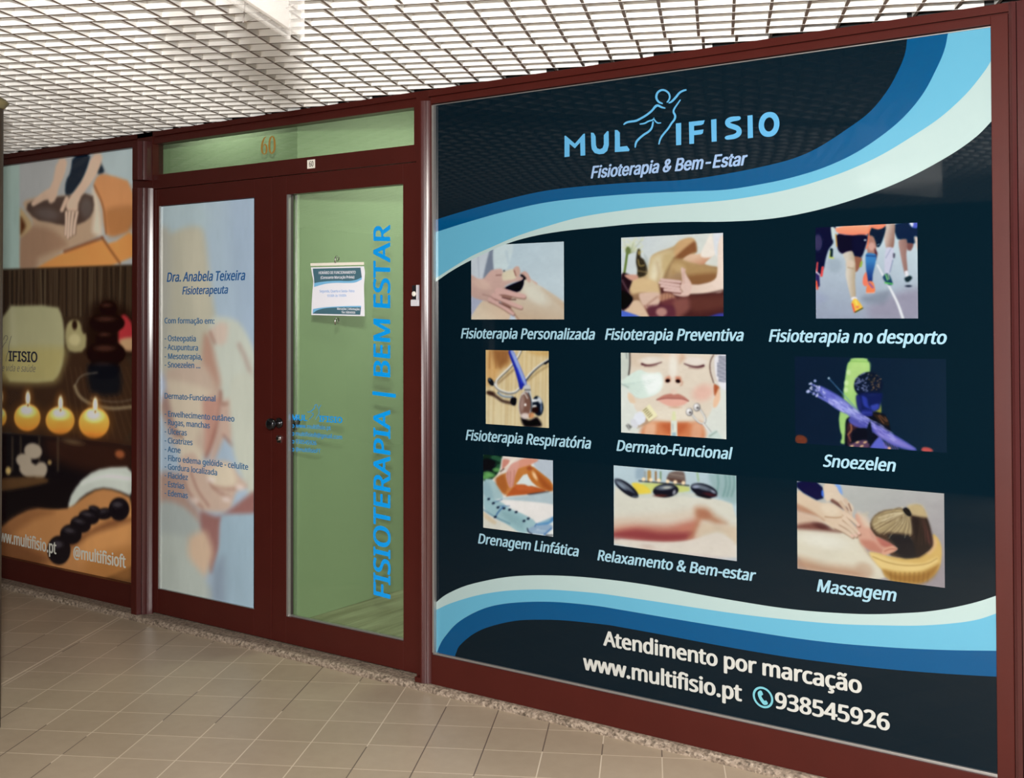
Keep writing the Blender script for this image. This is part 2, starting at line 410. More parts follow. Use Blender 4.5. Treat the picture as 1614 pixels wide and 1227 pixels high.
# inside the shop
pa, pb = atz(493, 975, ZS), atz(635, 927, ZS)
XP = (pa.x+pb.x)/2
tag(MB().box(XP-.08, XP, .30, 4.6, ZS, 1.25).box(-5.4, XP-.04, .305, .38, ZS, 1.25).build('wall_left', 'interior_green'), 'pale green partition wall inside the shop', 'wall', 'structure')
tag(MB().box(XP-.08, -.2, 4.6, 4.7, ZS, 1.25).build('wall_rear', 'interior_white'), 'rear wall inside the shop', 'wall', 'structure')
tag(MB().box(XP-.08, -.2, .10, 4.7, ZS-.04, ZS-.001).build('floor', 'wood_floor'), 'pale wooden floor inside the shop behind the glass door', 'floor', 'structure')
tag(MB().box(XP-.08, -.2, .12, 4.7, 1.2, 1.26).build('ceiling', 'interior_white'), 'plain ceiling inside the shop', 'ceiling', 'structure')
# ---------------------------------------------------------------- frame
def ring_frame(x0, x1, z0, z1, ox0, ox1, oz0, oz1, y0, y1):
    """four bars round an opening x0..x1, z0..z1 out to ox/oz"""
    b_ = MB(); b_.box(ox0, x0, y0, y1, oz0, oz1); b_.box(x1, ox1, y0, y1, oz0, oz1); b_.box(x0, x1, y0, y1, oz0, z0); b_.box(x0, x1, y0, y1, z1, oz1)
    return b_
def X(px, py, Y): return at(px, py, Y).x
def Z(px, py, Y): return at(px, py, Y).z
# right-hand window
WX0, WX1 = X(683.6, 500, YW), X(1565.5, 600, YW)+.004
WZ1, WZ0 = Z(684, 167, YW), Z(685.9, 1028, YW)
FX0, FX1 = X(680, 600, YWF), X(1566.3, 600, YWF)
w1 = thing('window_1', 'large right-hand shop window in a maroon frame, filled by the dark poster', 'window', 'structure')
OX0, OX1 = X(679, 600, YWF), X(1594, 600, YWF)
HZ = .916
ring_frame(FX0, FX1, WZ0-.008, WZ1+.006, OX0, OX1, ZS, WZ1+.031, YWF, .03).build('window_frame', 'maroon', w1, .0015)
b_ = MB()
b_.box(WX0-.002, FX1, YW-.010, YW+.004, WZ0-.012, WZ0); b_.box(WX0-.002, FX1, YW-.006, YW+.004, WZ1, WZ1+.0035)
b_.box(FX0, FX0+.010, YW-.016, YW+.004, WZ0, WZ1)
b_.build('glazing_bead', 'bead', w1, .0008, label='thin grey metal glazing bead')
MB().box(FX0, FX1+.01, YW+.004, YW+.012, WZ0-.02, WZ1+.02).build('glass_pane', 'black_plastic', w1)
# header over everything, in two parallel strips with a groove
g = MB()
g.box(OX0-.01, .6, YWF-.002, .06, WZ1+.036, HZ); g.box(OX0-.01, .6, YWF+.014, .06, WZ1+.028, WZ1+.038)
zt = Z(445, 200.5, YG)
HZL = .930
g.box(-8.0, OX0-.011, YD-.004, .06, zt+.036, HZL); g.box(-8.0, OX0-.011, YD+.012, .06, zt+.026, zt+.037); g.box(-8.0, OX0-.011, YD, .06, zt-.001, zt+.028)
tag(g.build('trim_2', 'maroon', None, .0012), 'long maroon header beam along the top of the shop front', 'beam', 'structure')
# posts: a flat front with a facetted cover turned towards the passage
def cover(parent, pts, yb, z0, z1):
    """profile through pixel columns: pts = (pixel x, Y); slightly crowned between the points"""
    w = [Vector((X(px, 600, y_), y_)) for px, y_ in pts]; pr = [(w[0].x, yb)]
    for a_, e_ in zip(w, w[1:]):
        d_ = e_-a_; n_ = Vector((d_.y, -d_.x)).normalized()
        for k in range(12):
            t_ = k/12; q_ = a_+d_*t_+n_*(d_.length*.02*math.sin(math.pi*t_)); pr.append((q_.x, q_.y))
    pr.append((w[-1].x, w[-1].y)); pr.append((w[-1].x, yb))
    return MB().prism(pr, z0, z1).build('cover_strip', 'maroon_gloss', parent)
p2a, p2b = X(652, 600, -.03), X(679, 600, YWF)
p1a, p1b = X(208.5, 600, -.03), X(241, 600, 0)
ztr = Z(222, 283, -.06); ztr2 = Z(222, 296, -.06)
ptop1 = Z(222, 222, -.06); ptop2 = Z(664, 160, -.06)
t = thing('trim_3', 'maroon post between the left window and the double door', 'post', 'structure')
MB().box(p1a, p1b-.002, YD-.004, .06, ZS, HZL-.001).build('post_core', 'maroon', t)
for z0, z1 in ((ZS+.0005, ztr2), (ztr, ptop1)):
    MB().box(X(207.5, 600, -.07), X(215.4, 600, -.07), -.070, YD-.003, z0, z1).build('post_front', 'maroon', t, .001)
    cover(t, [(215.5, -.0690), (223.3, -.0468), (224.8, -.0488), (230.5, -.0336)], YD-.004, z0, z1)
cover(t, [(232, -.030), (240.5, -.010)], YD-.004, ZS+.0005, ztr2)
t = thing('trim_4', 'maroon post between the double door and the large poster window', 'post', 'structure')
MB().box(p2a, p2b, YD-.012, .06, ZS, HZ-.002).build('post_core', 'maroon', t)
MB().box(X(661.2, 600, -.07), X(664, 600, -.07), -.070, YD-.011, ZS+.0005, ptop2).box(X(653, 600, -.07), X(661.5, 600, -.07), -.070, YD-.011, ZS+.0005, ZS+.02).build('post_front', 'maroon', t, .001)
cover(t, [(664.1, -.0705), (671.5, -.0602), (672.5, -.0622), (679, -.0505)], YD-.012, ZS+.0005, ptop2)
t = thing('trim_5', 'maroon post at the right edge of the large poster window', 'post', 'structure')
MB().box(OX1-.001, .6, -.035, .06, ZS, HZ).build('post_core', 'maroon', t)
MB().prism([(X(1594.5, 600, -.075), -.035), (X(1594.5, 600, -.075), -.070), (X(1600, 600, -.075), -.076), (X(1606, 600, -.075), -.070), (X(1606, 600, -.075), -.035)], ZS+.0005, HZ-.004).build('cover_strip', 'maroon_gloss', t)
MB().prism([(X(1607.5, 600, -.075), -.035), (X(1607.5, 600, -.075), -.070), (X(1640, 600, -.075), -.074), (X(1700, 600, -.075), -.066), (X(1700, 600, -.075), -.035)], ZS+.0005, HZ-.004).build('cover_strip', 'maroon_gloss', t)
# left-hand window
LX1 = X(208, 500, YG); LZ1, LZ0 = Z(208, 235, YG), Z(206.8, 919, YG)
w2 = thing('window_2', 'left-hand shop window in a maroon frame, filled by the spa poster', 'window', 'structure')
ring_frame(-6.10, X(208.3, 500, YD), LZ0, zt-.003, -8.0, p1a, ZS, zt-.002, YD, .06).build('window_frame', 'maroon', w2, .001)
MB().box(-7.6, LX1+.03, YG+.003, YG+.009, LZ0-.02, LZ1+.02).build('glass_pane', 'black_plastic', w2)
# transom
w3 = thing('window_3', 'narrow glass transom above the double door, with gold numerals', 'window', 'structure')
TX0, TX1 = X(233.5, 250, YD), X(652.6, 200, YD); TZ0 = Z(445, 252.5, YD)
DT = Z(428, 279.5, YD)                      # top of the leaves
ring_frame(TX0, TX1, TZ0, zt, p1b-.012, p2a+.002, DT+.003, zt+.001, YD, .06).build('window_frame', 'maroon', w3, .001)
MB().box(TX0, TX0+.012, YD+.006, YG, TZ0, zt).build('glazing_bead', 'bead', w3, label='thin grey metal glazing bead')
MB().box(TX0-.005, TX1+.005, YG, YG+.006, TZ0-.005, zt+.005).build('glass_pane', 'door_glass', w3)
# double door
def leaf(name, label, ox0, ox1, gx0, gx1, gz0, gz1, deep):
    t = thing(name, label, 'door', 'structure')
    ring_frame(gx0, gx1, gz0, gz1, ox0, ox1, ZS+.006, DT, YD, YD+.045).build('door_frame', 'maroon', t, .002)
    b_ = MB(); b_.box(gx0, gx0+(.012 if deep else .006), YD+.002, YD+(.017 if deep else .012), gz0, gz1); b_.box(gx0+.012, gx1, YD+(.010 if deep else .003), YD+(.026 if deep else .011), gz0, gz0+(.006 if deep else .003))
    b_.build('glazing_bead', 'bead', t, .0006, label='thin grey metal glazing bead')
    if deep: MB().box(gx0, gx0+.010, YD+.017, YG+.004, gz0, gz1).build('gasket', 'gasket', t)
    return t
XM = X(428.5, 650, YD)
g1x0, g1x1 = X(249, 650, YD), X(400.6, 650, YD)
g2x0, g2x1 = X(451, 650, YD), X(635.3, 650, YD)
gzt, gzb = Z(400.5, 313, YG), Z(400.5, 957.5, YG)
d1 = leaf('door_1', 'left maroon door leaf, with the blurred hands poster on it', p1b-.012, XM-.0018, g1x0, g1x1, gzb, gzt, False)
d2 = leaf('door_2', 'right maroon glass door leaf, seen through to a green wall', XM+.0018, p2a+.004, g2x0, g2x1, gzb, gzt, True)
YP = .012
MB().box(g1x0-.004, g1x1+.004, YP+.003, YP+.009, gzb-.004, gzt+.004).build('glass_pane', 'black_plastic', d1)
MB().box(g2x0, g2x1+.004, YG, YG+.006, gzb-.004, gzt+.004).build('glass_pane', 'door_glass', d2)
# knob and lock on the right leaf's meeting stile
kc = at(440.5, 667, YD)
for sgn, y0 in ((-1, YD), (1, YD+.045)):
    k = MB().lathe((kc.x, y0, kc.z), (0, sgn, 0), [(0, .0235), (.006, .0235), (.009, .018), (.011, .010), (.030, .009), (.036, .016), (.044, .0245), (.058, .0255), (.064, .021), (.066, .008)])
    k.build('knob', 'dark_chrome', d2, 0, True, label='round dark chrome door knob')
lc = at(440.3, 692.5, YD)
lk = MB().box(lc.x-.012, lc.x+.014, -.004, 0.0, lc.z-.016, lc.z+.016).lathe((lc.x+.001, -.003, lc.z+.004), (0, -1, 0), [(0, .010), (.010, .010), (.011, .008)], 20)
lk.build('lock', 'chrome', d2, .001, label='small chrome key lock')
# hinges and screws of the frame are left to the paint
# ---------------------------------------------------------------- small fittings on the front
s = thing('door_contact', 'small black and silver box on the right door stile beside the post', 'sensor')
c0, c1 = at(649.8, 450, -.02), at(659, 472.5, -.02)
MB().box(c0.x, c1.x-.002, -.022, YD, c1.z, c0.z).build('housing', 'black_plastic', s, .002)
MB().box(c1.x-.006, c1.x+.002, -.026, YD, c1.z, c0.z+.001).build('side_rail', 'silver_plastic', s, .001)
q = at(652.6, 463.4, -.024); MB().lathe((q.x, -.022, q.z), (0, -1, 0), [(0, .0105), (.005, .0105), (.0065, .008)], 20).build('button', 'white_plastic', s, 0, True)
c0, c1 = at(648.3, 472.5, -.02), at(661, 482.8, -.02)
MB().box(c0.x, c1.x, -.026, YD, c1.z, c0.z).build('lower_cap', 'silver_plastic', s, .003)
s = thing('number_plaque', 'small cream plaque numbered 60 on the maroon rail above the doors', 'plaque')
c0, c1 = at(484.6, 252.5, -.002), at(496.2, 265, -.002)
MB().box(c0.x, c1.x, -.004, YD, c1.z, c0.z).build('plate', 'plaque', s, .0008)
text('numerals', '60', s, 'ink', (487.2, 263), (494, 262.2), 8.2, -.0045, 0, .02)
# big gold numerals on the transom
g = Flat(YG-.002, (405, 205, 20))
def z6(pts, w, sm=3): g.stroke(pts, w, sm)
z6([(296, 215), (235, 245), (180, 370), (150, 530), (155, 670), (190, 745), (232, 768)], [10, 30, 52, 58, 52, 34, 12])
z6([(232, 768), (285, 740), (312, 620), (298, 510), (262, 440), (215, 470), (180, 540)], [12, 36, 56, 52, 32, 14, 10])
c_ = [(480, 190), (410, 260), (385, 470), (402, 680), (468, 752)]; z6(c_, [12, 50, 60, 50, 12])
c_ = [(480, 190), (540, 250), (565, 450), (545, 670), (468, 752)]; z6(c_, [12, 50, 60, 50, 12])
tag(g.build('gold_numerals', 'gold'), 'large gold numerals 60 on the glass transom', 'numerals')
# ---------------------------------------------------------------- printed pictures
# Every printed photograph is a fine grid of vertices on the print's own plane, coloured
# vertex by vertex by a small painter (polygons, ellipses and strokes with soft edges).
def loop(pts, n):
    """closed smooth curve through the points (centripetal enough for traced outlines)"""
    p = np.array(pts, float); a, b, c, d = np.roll(p, 1, 0), p, np.roll(p, -1, 0), np.roll(p, -2, 0); out = []
    k = .38
    for t in np.arange(n)/n:
        h1 = 2*t**3-3*t**2+1; h2 = t**3-2*t**2+t; h3 = -2*t**3+3*t**2; h4 = t**3-t**2
        out.append(h1*b+h2*k*(c-a)+h3*c+h4*k*(d-b))
    return np.stack(out, 1).reshape(-1, 2)
def blur(a, r):
    k = np.exp(-.5*(np.arange(-3, 4)/r)**2); k /= k.sum()
    for ax in (0, 1):
        pad = [(0, 0)]*3; pad[ax] = (3, 3); q = np.pad(a, pad, mode='edge')
        a = sum(k[i]*np.take(q, np.arange(i, i+a.shape[ax]), axis=ax) for i in range(7))
    return a
def mottled(shape, seed):
    """soft tonal unevenness of a printed photograph"""
    r = np.random.RandomState(seed); out = np.zeros(shape)
    for n, w in ((6, 1.0), (14, .8), (36, .6)):
        g = r.normal(0, 1, (n+3, n+3)); y = np.linspace(0, n, shape[0]); x = np.linspace(0, n, shape[1])
        iy = y.astype(int); ix = x.astype(int); fy = (y-iy)[:, None]; fx = (x-ix)[None]
        fy = fy*fy*(3-2*fy); fx = fx*fx*(3-2*fx)
        out += w*(g[iy][:, ix]*(1-fy)*(1-fx)+g[iy+1][:, ix]*fy*(1-fx)+g[iy][:, ix+1]*(1-fy)*fx+g[iy+1][:, ix+1]*fy*fx)
    return out/1.4
class Pic:
    def __init__(s, quad, tf, n, Y=0.0):
        s.Y = Y; s.br = 1.0
        c = [at(tf[0]+a/tf[2], tf[1]+b/tf[2], Y) for a, b in quad]      # TL TR BR BL in the plane
        x0, x1 = (c[0].x+c[3].x)/2, (c[1].x+c[2].x)/2
        z1, z0 = (c[0].z+c[1].z)/2, (c[2].z+c[3].z)/2
        s.rect = (x0, x1, z0, z1)
        s.nx = n; s.ny = max(8, int(n*(z1-z0)/(x1-x0)*1.0))
        u, v = np.meshgrid(np.linspace(0, 1, s.nx), np.linspace(0, 1, s.ny))
        s.X = x0+(x1-x0)*u; s.Z = z1+(z0-z1)*v
        px, py = project(s.X, np.full_like(s.X, Y), s.Z)
        s.x = (px-tf[0])*tf[2]; s.y = (py-tf[1])*tf[2]
        s.c = np.zeros(s.x.shape+(3,))
    def _mix(s, a, col, col2, ax, sl):
        col = np.array(col, float)
        if col2 is None: k = col[None, None, :]
        else:
            x0, y0, x1, y1 = ax
            t = ((s.x[sl]-x0)*(x1-x0)+(s.y[sl]-y0)*(y1-y0))/((x1-x0)**2+(y1-y0)**2)
            t = np.clip(t, 0, 1)[..., None]; k = col*(1-t)+np.array(col2, float)*t
        s.c[sl] = s.c[sl]*(1-a[..., None])+k*a[..., None]
    def base(s, col, col2=None, ax=None):
        s._mix(np.ones(s.x.shape), col, col2, ax, (slice(None), slice(None)))
    def _sl(s, x0, y0, x1, y1):
        m = (s.x > x0)&(s.x < x1)&(s.y > y0)&(s.y < y1)
        if not m.any(): return None
        r = np.where(m.any(1))[0]; c = np.where(m.any(0))[0]
        return (slice(r[0], r[-1]+1), slice(c[0], c[-1]+1))
    def poly(s, pts, col, soft=6, op=1, sm=2, col2=None, ax=None):
        soft = soft*1.45+4
        p = loop(pts, 5) if sm > 1 else (chaikin(pts, 1) if sm else np.array(pts, float))
        mn = p.min(0)-soft; mx = p.max(0)+soft
        sl = s._sl(mn[0], mn[1], mx[0], mx[1])
        if sl is None: return
        x = s.x[sl]; y = s.y[sl]
        d = np.full(x.shape, 1e9); ins = np.zeros(x.shape, bool)
        q = np.roll(p, -1, 0)
        for (ax_, ay), (bx, by) in zip(p, q):
            ex, ey = bx-ax_, by-ay; L = ex*ex+ey*ey+1e-9
            t = np.clip(((x-ax_)*ex+(y-ay)*ey)/L, 0, 1)
            d = np.minimum(d, (x-ax_-t*ex)**2+(y-ay-t*ey)**2)
            if abs(ey) > 1e-9:
                c = ((ay > y) != (by > y))&(x < ax_+(y-ay)*ex/ey)
                ins ^= c
        d = np.sqrt(d); d = np.where(ins, -d, d)
        a = np.clip(.5-d/soft, 0, 1); a = a*a*(3-2*a)*op
        s._mix(a, col, col2, ax, sl)
    def ell(s, cx_, cy_, rx, ry, col, rot=0, soft=6, op=1, col2=None, ax=None):
        m = max(rx, ry)+soft
        sl = s._sl(cx_-m, cy_-m, cx_+m, cy_+m)
        if sl is None: return
        x = s.x[sl]-cx_; y = s.y[sl]-cy_
        c_, s_ = math.cos(math.radians(rot)), math.sin(math.radians(rot))
        u = (x*c_+y*s_)/rx; v = (-x*s_+y*c_)/ry
        d = (np.sqrt(u*u+v*v)-1)*min(rx, ry)
        a = np.clip(.5-d/soft, 0, 1); a = a*a*(3-2*a)*op
        s._mix(a, col, col2, ax, sl)
    def line(s, pts, w, col, soft=4, op=1, w2=None, sm=2):
        p = chaikin(pts, sm, False) if (sm and len(pts) > 2) else np.array(pts, float)
        ws = np.linspace(w, w if w2 is None else w2, len(p))
        mn = p.min(0)-soft-max(ws); mx = p.max(0)+soft+max(ws)
        sl = s._sl(mn[0], mn[1], mx[0], mx[1])
        if sl is None: return
        x = s.x[sl]; y = s.y[sl]; d = np.full(x.shape, 1e9)
        for i in range(len(p)-1):
            (ax_, ay), (bx, by) = p[i], p[i+1]
            ex, ey = bx-ax_, by-ay; L = ex*ex+ey*ey+1e-9
            t = np.clip(((x-ax_)*ex+(y-ay)*ey)/L, 0, 1)
            d = np.minimum(d, np.hypot(x-ax_-t*ex, y-ay-t*ey)-(ws[i]+(ws[i+1]-ws[i])*t)/2)
        a = np.clip(.5-d/soft, 0, 1)*op
        s._mix(a, col, None, None, sl)
    def grain(s, amp, seed=1):
        s.c += np.random.RandomState(seed).normal(0, amp, s.c.shape[:2])[..., None]
    def build(s, name, parent, label, gain, y=0.0, sat=.92, con=1.13):
        s.c = blur(s.c, s.br)*(1+.011*mottled(s.c.shape[:2], len(name)+s.nx)[..., None])
        c = np.clip(s.c, 0, 255)/255.0
        c = np.clip((c-.5)*con+.5+.012, 0, 1)
        lin = np.where(c <= .04045, c/12.92, ((c+.055)/1.055)**2.4)
        g = gain(s.X) if callable(gain) else gain
        g = np.array(g)
        if g.ndim == 2: g = g[..., None]
        lum = lin.mean(-1, keepdims=True)
        lin = np.clip(lum+(lin-lum)*sat, 0, 1)
        lin = np.clip(lin*g*np.array((.955, 1.0, 1.075)), .0015, .92)
        me = bpy.data.meshes.new(name)
        nx, ny = s.nx, s.ny
        co = np.stack([s.X, np.full_like(s.X, s.Y+y), s.Z], -1).reshape(-1, 3)
        i = np.arange(nx*ny).reshape(ny, nx)
        f = np.stack([i[1:, :-1], i[1:, 1:], i[:-1, 1:], i[:-1, :-1]], -1).reshape(-1, 4)
        me.vertices.add(len(co)); me.vertices.foreach_set('co', co.ravel().astype(np.float32))
        me.loops.add(f.size); me.loops.foreach_set('vertex_index', f.ravel().astype(np.int32))
        me.polygons.add(len(f)); me.polygons.foreach_set('loop_start', (np.arange(len(f))*4).astype(np.int32))
        me.update(calc_edges=True)
        at_ = me.color_attributes.new('print_colour', 'FLOAT_COLOR', 'POINT')
        rgba = np.concatenate([lin.reshape(-1, 3), np.ones((nx*ny, 1))], 1)
        at_.data.foreach_set('color', rgba.ravel().astype(np.float32))
        me.materials.append(M['print'])
        o = bpy.data.objects.new(name, me); COL.objects.link(o)
        o.parent = parent
        if label: o['label'] = label
        return o
SK = (200, 182, 160)
def pic_knee():
    p = Pic([(140, 172), (1035, 128), (1037, 881), (140, 883)], (720, 360, 6.133), 170)
    p.base((168, 188, 196), (180, 195, 200), (300, 0, 1035, 500))
    p.poly([(130, 160), (330, 140), (330, 480), (130, 500)], (186, 194, 200), 20)
    p.poly([(322, 195), (358, 190), (360, 400), (300, 480), (255, 480)], (118, 128, 144), 16)
    p.line([(205, 250), (215, 470)], 6, (160, 168, 178), 16)
    p.poly([(362, 175), (540, 150), (520, 300), (480, 395), (365, 410)], (188, 203, 204), 14)
    p.line([(480, 230), (500, 330)], 20, (172, 190, 196), 30)
    p.poly([(135, 630), (250, 690), (150, 860), (130, 860)], (158, 164, 182), 10)
    p.poly([(480, 890), (525, 800), (565, 820), (605, 890)], (178, 190, 202), 8)
    p.poly([(135, 860), (255, 700), (420, 740), (505, 800), (488, 890), (130, 890)], (196, 172, 146), 10, col2=(205, 190, 165), ax=(400, 700, 200, 880))
    p.poly([(420, 590), (640, 560), (660, 890), (600, 890), (520, 800), (430, 720)], (150, 112, 98), 12)
    p.poly([(590, 520), (650, 470), (720, 495), (790, 545), (1045, 725), (1045, 890), (600, 890), (560, 820), (500, 720), (560, 640)], (196, 190, 172), 10, col2=(186, 164, 138), ax=(720, 520, 640, 860))
    p.poly([(820, 580), (1045, 730), (1045, 790)], (186, 160, 132), 40, .6)
    p.ell(760, 650, 130, 60, (205, 203, 186), 35, 70, .8)
    p.line([(560, 830), (600, 885)], 8, (150, 110, 90), 10)
    p.poly([(615, 440), (655, 415), (690, 440), (715, 495), (705, 525), (680, 510), (650, 460)], (192, 156, 142), 8)
    p.poly([(715, 495), (745, 510), (778, 530), (770, 545)], (196, 160, 145), 8)
    p.poly([(612, 452), (640, 450), (672, 485), (645, 500)], (18, 12, 20), 8)
    p.poly([(458, 580), (520, 545), (610, 510), (652, 485), (645, 560), (602, 622), (500, 612)], (8, 4, 24), 8, sm=1)
    p.poly([(130, 455), (210, 492), (262, 482), (332, 408), (430, 393), (455, 440), (520, 470), (600, 465), (642, 478), (620, 505), (540, 525), (470, 558), (440, 600), (400, 720), (260, 700), (130, 645)], (196, 162, 150), 8, col2=(180, 150, 138), ax=(300, 420, 300, 700))
    p.ell(240, 540, 90, 45, (202, 172, 155), 20, 40, .8)
    for a, w in (([(400, 610), (470, 612), (560, 640), (650, 658)], 66), ([(360, 650), (450, 690), (540, 735), (622, 765)], 52), ([(320, 690), (400, 730), (470, 775), (545, 828)], 42)):
        p.line([(x+3, y+10) for x, y in a], w, (120, 82, 74), 14, .9, w*.6)
        p.line(a, w, (198, 160, 150), 8, 1, w*.62)
    p.line([(440, 668), (520, 690), (570, 690)], 9, (70, 35, 35), 8)
    p.line([(410, 720), (470, 752), (520, 768)], 8, (80, 45, 40), 8)
    p.poly([(440, 440), (480, 410), (560, 395), (580, 450), (560, 490), (450, 505)], (205, 194, 166), 12)
    p.poly([(545, 400), (570, 370), (600, 372), (615, 420), (600, 470), (570, 465)], (190, 156, 140), 8)
    p.line([(555, 410), (572, 460)], 7, (110, 60, 55), 8)
    p.line([(380, 455), (430, 452)], 7, (110, 70, 66), 8)
    p.ell(458, 412, 9, 6, (40, 35, 40), 0, 6)
    p.line([(250, 640), (330, 660), (380, 700)], 6, (150, 112, 106), 10)
    return p
def pic_back():
    p = Pic([(228, 147), (1166, 100), (1172, 845), (233, 893)], (940, 350, 5.844), 175)
    p.base((196, 205, 208), (205, 210, 200), (300, 100, 900, 400))
    for i in range(60):
        r = random.Random(i); x = 240+r.random()*190; y = 150+r.random()*130
        p.line([(310, 290), (x, y)], 3, (150, 160, 110), 6, .35); p.ell(x, y, 14, 10, (205, 210, 180), 0, 10, .6)
    p.line([(290, 240), (275, 360), (255, 490)], 20, (96, 120, 50), 10)
    p.ell(292, 265, 24, 34, (108, 122, 70), 0, 14)
    p.poly([(372, 290), (385, 250), (405, 260), (408, 320), (440, 350), (470, 420), (475, 510), (380, 520), (378, 440), (365, 370)], (58, 50, 36), 10)
    p.ell(395, 285, 12, 22, (150, 130, 70), 0, 8); p.line([(385, 350), (395, 410), (440, 400)], 9, (160, 140, 80), 8)
    p.line([(380, 450), (470, 465)], 10, (150, 130, 85), 8, .7)
    p.poly([(440, 300), (470, 340), (480, 420), (460, 400)], (150, 160, 155), 24, .6)
    p.poly([(470, 480), (500, 330), (560, 280), (700, 230), (760, 180), (840, 148), (900, 160), (925, 270), (905, 300), (1000, 330), (1120, 420), (1180, 440), (1180, 860), (300, 860), (240, 790), (320, 560)], (186, 160, 116), 10, col2=(96, 50, 40), ax=(680, 420, 800, 800))
    p.poly([(470, 470), (505, 330), (600, 285), (680, 270), (720, 330), (640, 470), (600, 560), (480, 570)], (206, 188, 146), 40)
    p.poly([(620, 300), (720, 280), (700, 380), (640, 480), (600, 420)], (190, 166, 116), 40, .8)
    p.ell(545, 460, 40, 110, (222, 212, 180), 12, 50, .8)
    p.poly([(760, 180), (850, 148), (905, 165), (920, 260), (860, 290), (740, 330), (720, 270)], (198, 160, 112), 20)
    p.poly([(720, 330), (780, 345), (880, 290), (925, 270), (900, 180)], (120, 70, 38), 22, .8)
    p.poly([(800, 350), (860, 300), (960, 290), (1060, 200), (1095, 300), (990, 390), (930, 390)], (214, 180, 150), 10, col2=(196, 140, 108), ax=(960, 300, 1000, 390))
    p.poly([(1040, 130), (1060, 110), (1100, 300), (1010, 330), (960, 300)], (232, 222, 208), 16)
    p.poly([(1000, 385), (1095, 300), (1120, 320), (1115, 410)], (208, 210, 200), 8)
    p.poly([(1080, 100), (1175, 90), (1175, 150), (1120, 200), (1110, 310), (1090, 280)], (214, 218, 222), 8)
    p.line([(720, 345), (670, 420), (625, 530)], 20, (128, 96, 60), 40, .75)
    p.line([(560, 380), (580, 470), (560, 560)], 20, (178, 150, 110), 40, .6)
    p.poly([(720, 340), (900, 390), (1120, 430), (1110, 520), (880, 560), (800, 430), (700, 480)], (172, 140, 92), 40)
    p.poly([(820, 500), (1110, 470), (1110, 530), (960, 580), (870, 585)], (132, 88, 52), 40, .8)
    p.ell(760, 420, 60, 40, (196, 168, 120), 20, 50, .7)
    p.poly([(580, 600), (700, 660), (860, 680), (1180, 640), (1180, 860), (830, 890), (560, 800)], (78, 40, 40), 40)
    p.poly([(860, 700), (1175, 670), (1175, 790), (900, 830)], (104, 60, 50), 60, .8)
    p.poly([(1125, 190), (1180, 140), (1180, 610), (1060, 655), (860, 668), (800, 650), (850, 580), (960, 575), (1105, 510)], (218, 196, 178), 10, col2=(232, 212, 196), ax=(900, 600, 1150, 400))
    p.line([(860, 672), (1000, 668), (1175, 630)], 16, (70, 38, 36), 20, .8)
    p.poly([(800, 650), (770, 600), (790, 540), (780, 430), (800, 425), (830, 490), (880, 580), (860, 670), (800, 690), (700, 660), (700, 560)], (214, 184, 170), 10)
    p.line([(812, 440), (800, 480), (805, 560)], 22, (205, 170, 155), 8)
    for i, (a, b, c, d) in enumerate(((600, 533, 770, 552), (585, 560, 760, 585), (600, 590, 760, 615), (630, 625, 770, 640))):
        p.line([(a, b+10), (c, d+12)], 28, (110, 62, 58), 12, .8)
        p.line([(a, b), (c, d)], 27, (210, 178, 168), 6)
    p.poly([(300, 580), (340, 520), (470, 520), (560, 560), (590, 650), (560, 680), (420, 650), (330, 660)], (206, 178, 132), 24)
    p.poly([(400, 660), (560, 650), (600, 690), (560, 780), (460, 800), (410, 740)], (208, 178, 158), 16)
    p.ell(655, 705, 78, 50, (176, 130, 104), 10, 24)
    for k in range(4): p.line([(610+k*28, 665), (604+k*30, 740)], 8, (130, 84, 66), 14, .7)
    for k in range(5): p.line([(420+k*24, 770), (440+k*22, 815)], 9, (150, 96, 84), 14, .7)
    p.line([(560, 690), (470, 760), (420, 810)], 10, (150, 104, 88), 24, .7)
    p.poly([(590, 740), (720, 700), (740, 760), (640, 780)], (110, 58, 60), 22)
    p.poly([(720, 720), (840, 700), (860, 800), (760, 880), (700, 860)], (130, 80, 72), 40)
    p.poly([(480, 780), (700, 770), (720, 885), (500, 890)], (96, 48, 60), 30)
    p.ell(600, 830, 50, 40, (176, 130, 120), 0, 30)
    p.poly([(240, 800), (330, 730), (400, 730), (480, 860), (470, 895), (320, 870)], (208, 180, 150), 14)
    p.poly([(228, 490), (300, 485), (330, 540), (300, 640), (330, 720), (290, 790), (228, 800)], (40, 22, 30), 14)
    p.poly([(260, 490), (370, 488), (385, 520), (320, 540)], (200, 150, 130), 10)
    p.line([(240, 540), (270, 600), (300, 650)], 16, (110, 80, 90), 18, .7)
    p.poly([(228, 640), (330, 690), (320, 740), (228, 800)], (6, 4, 14), 20)
    p.poly([(228, 820), (300, 835), (420, 880), (420, 900), (228, 900)], (70, 100, 196), 8)
    p.poly([(820, 895), (900, 880), (1010, 880), (1120, 845), (1180, 845), (1180, 900)], (56, 62, 150), 14)
    return p
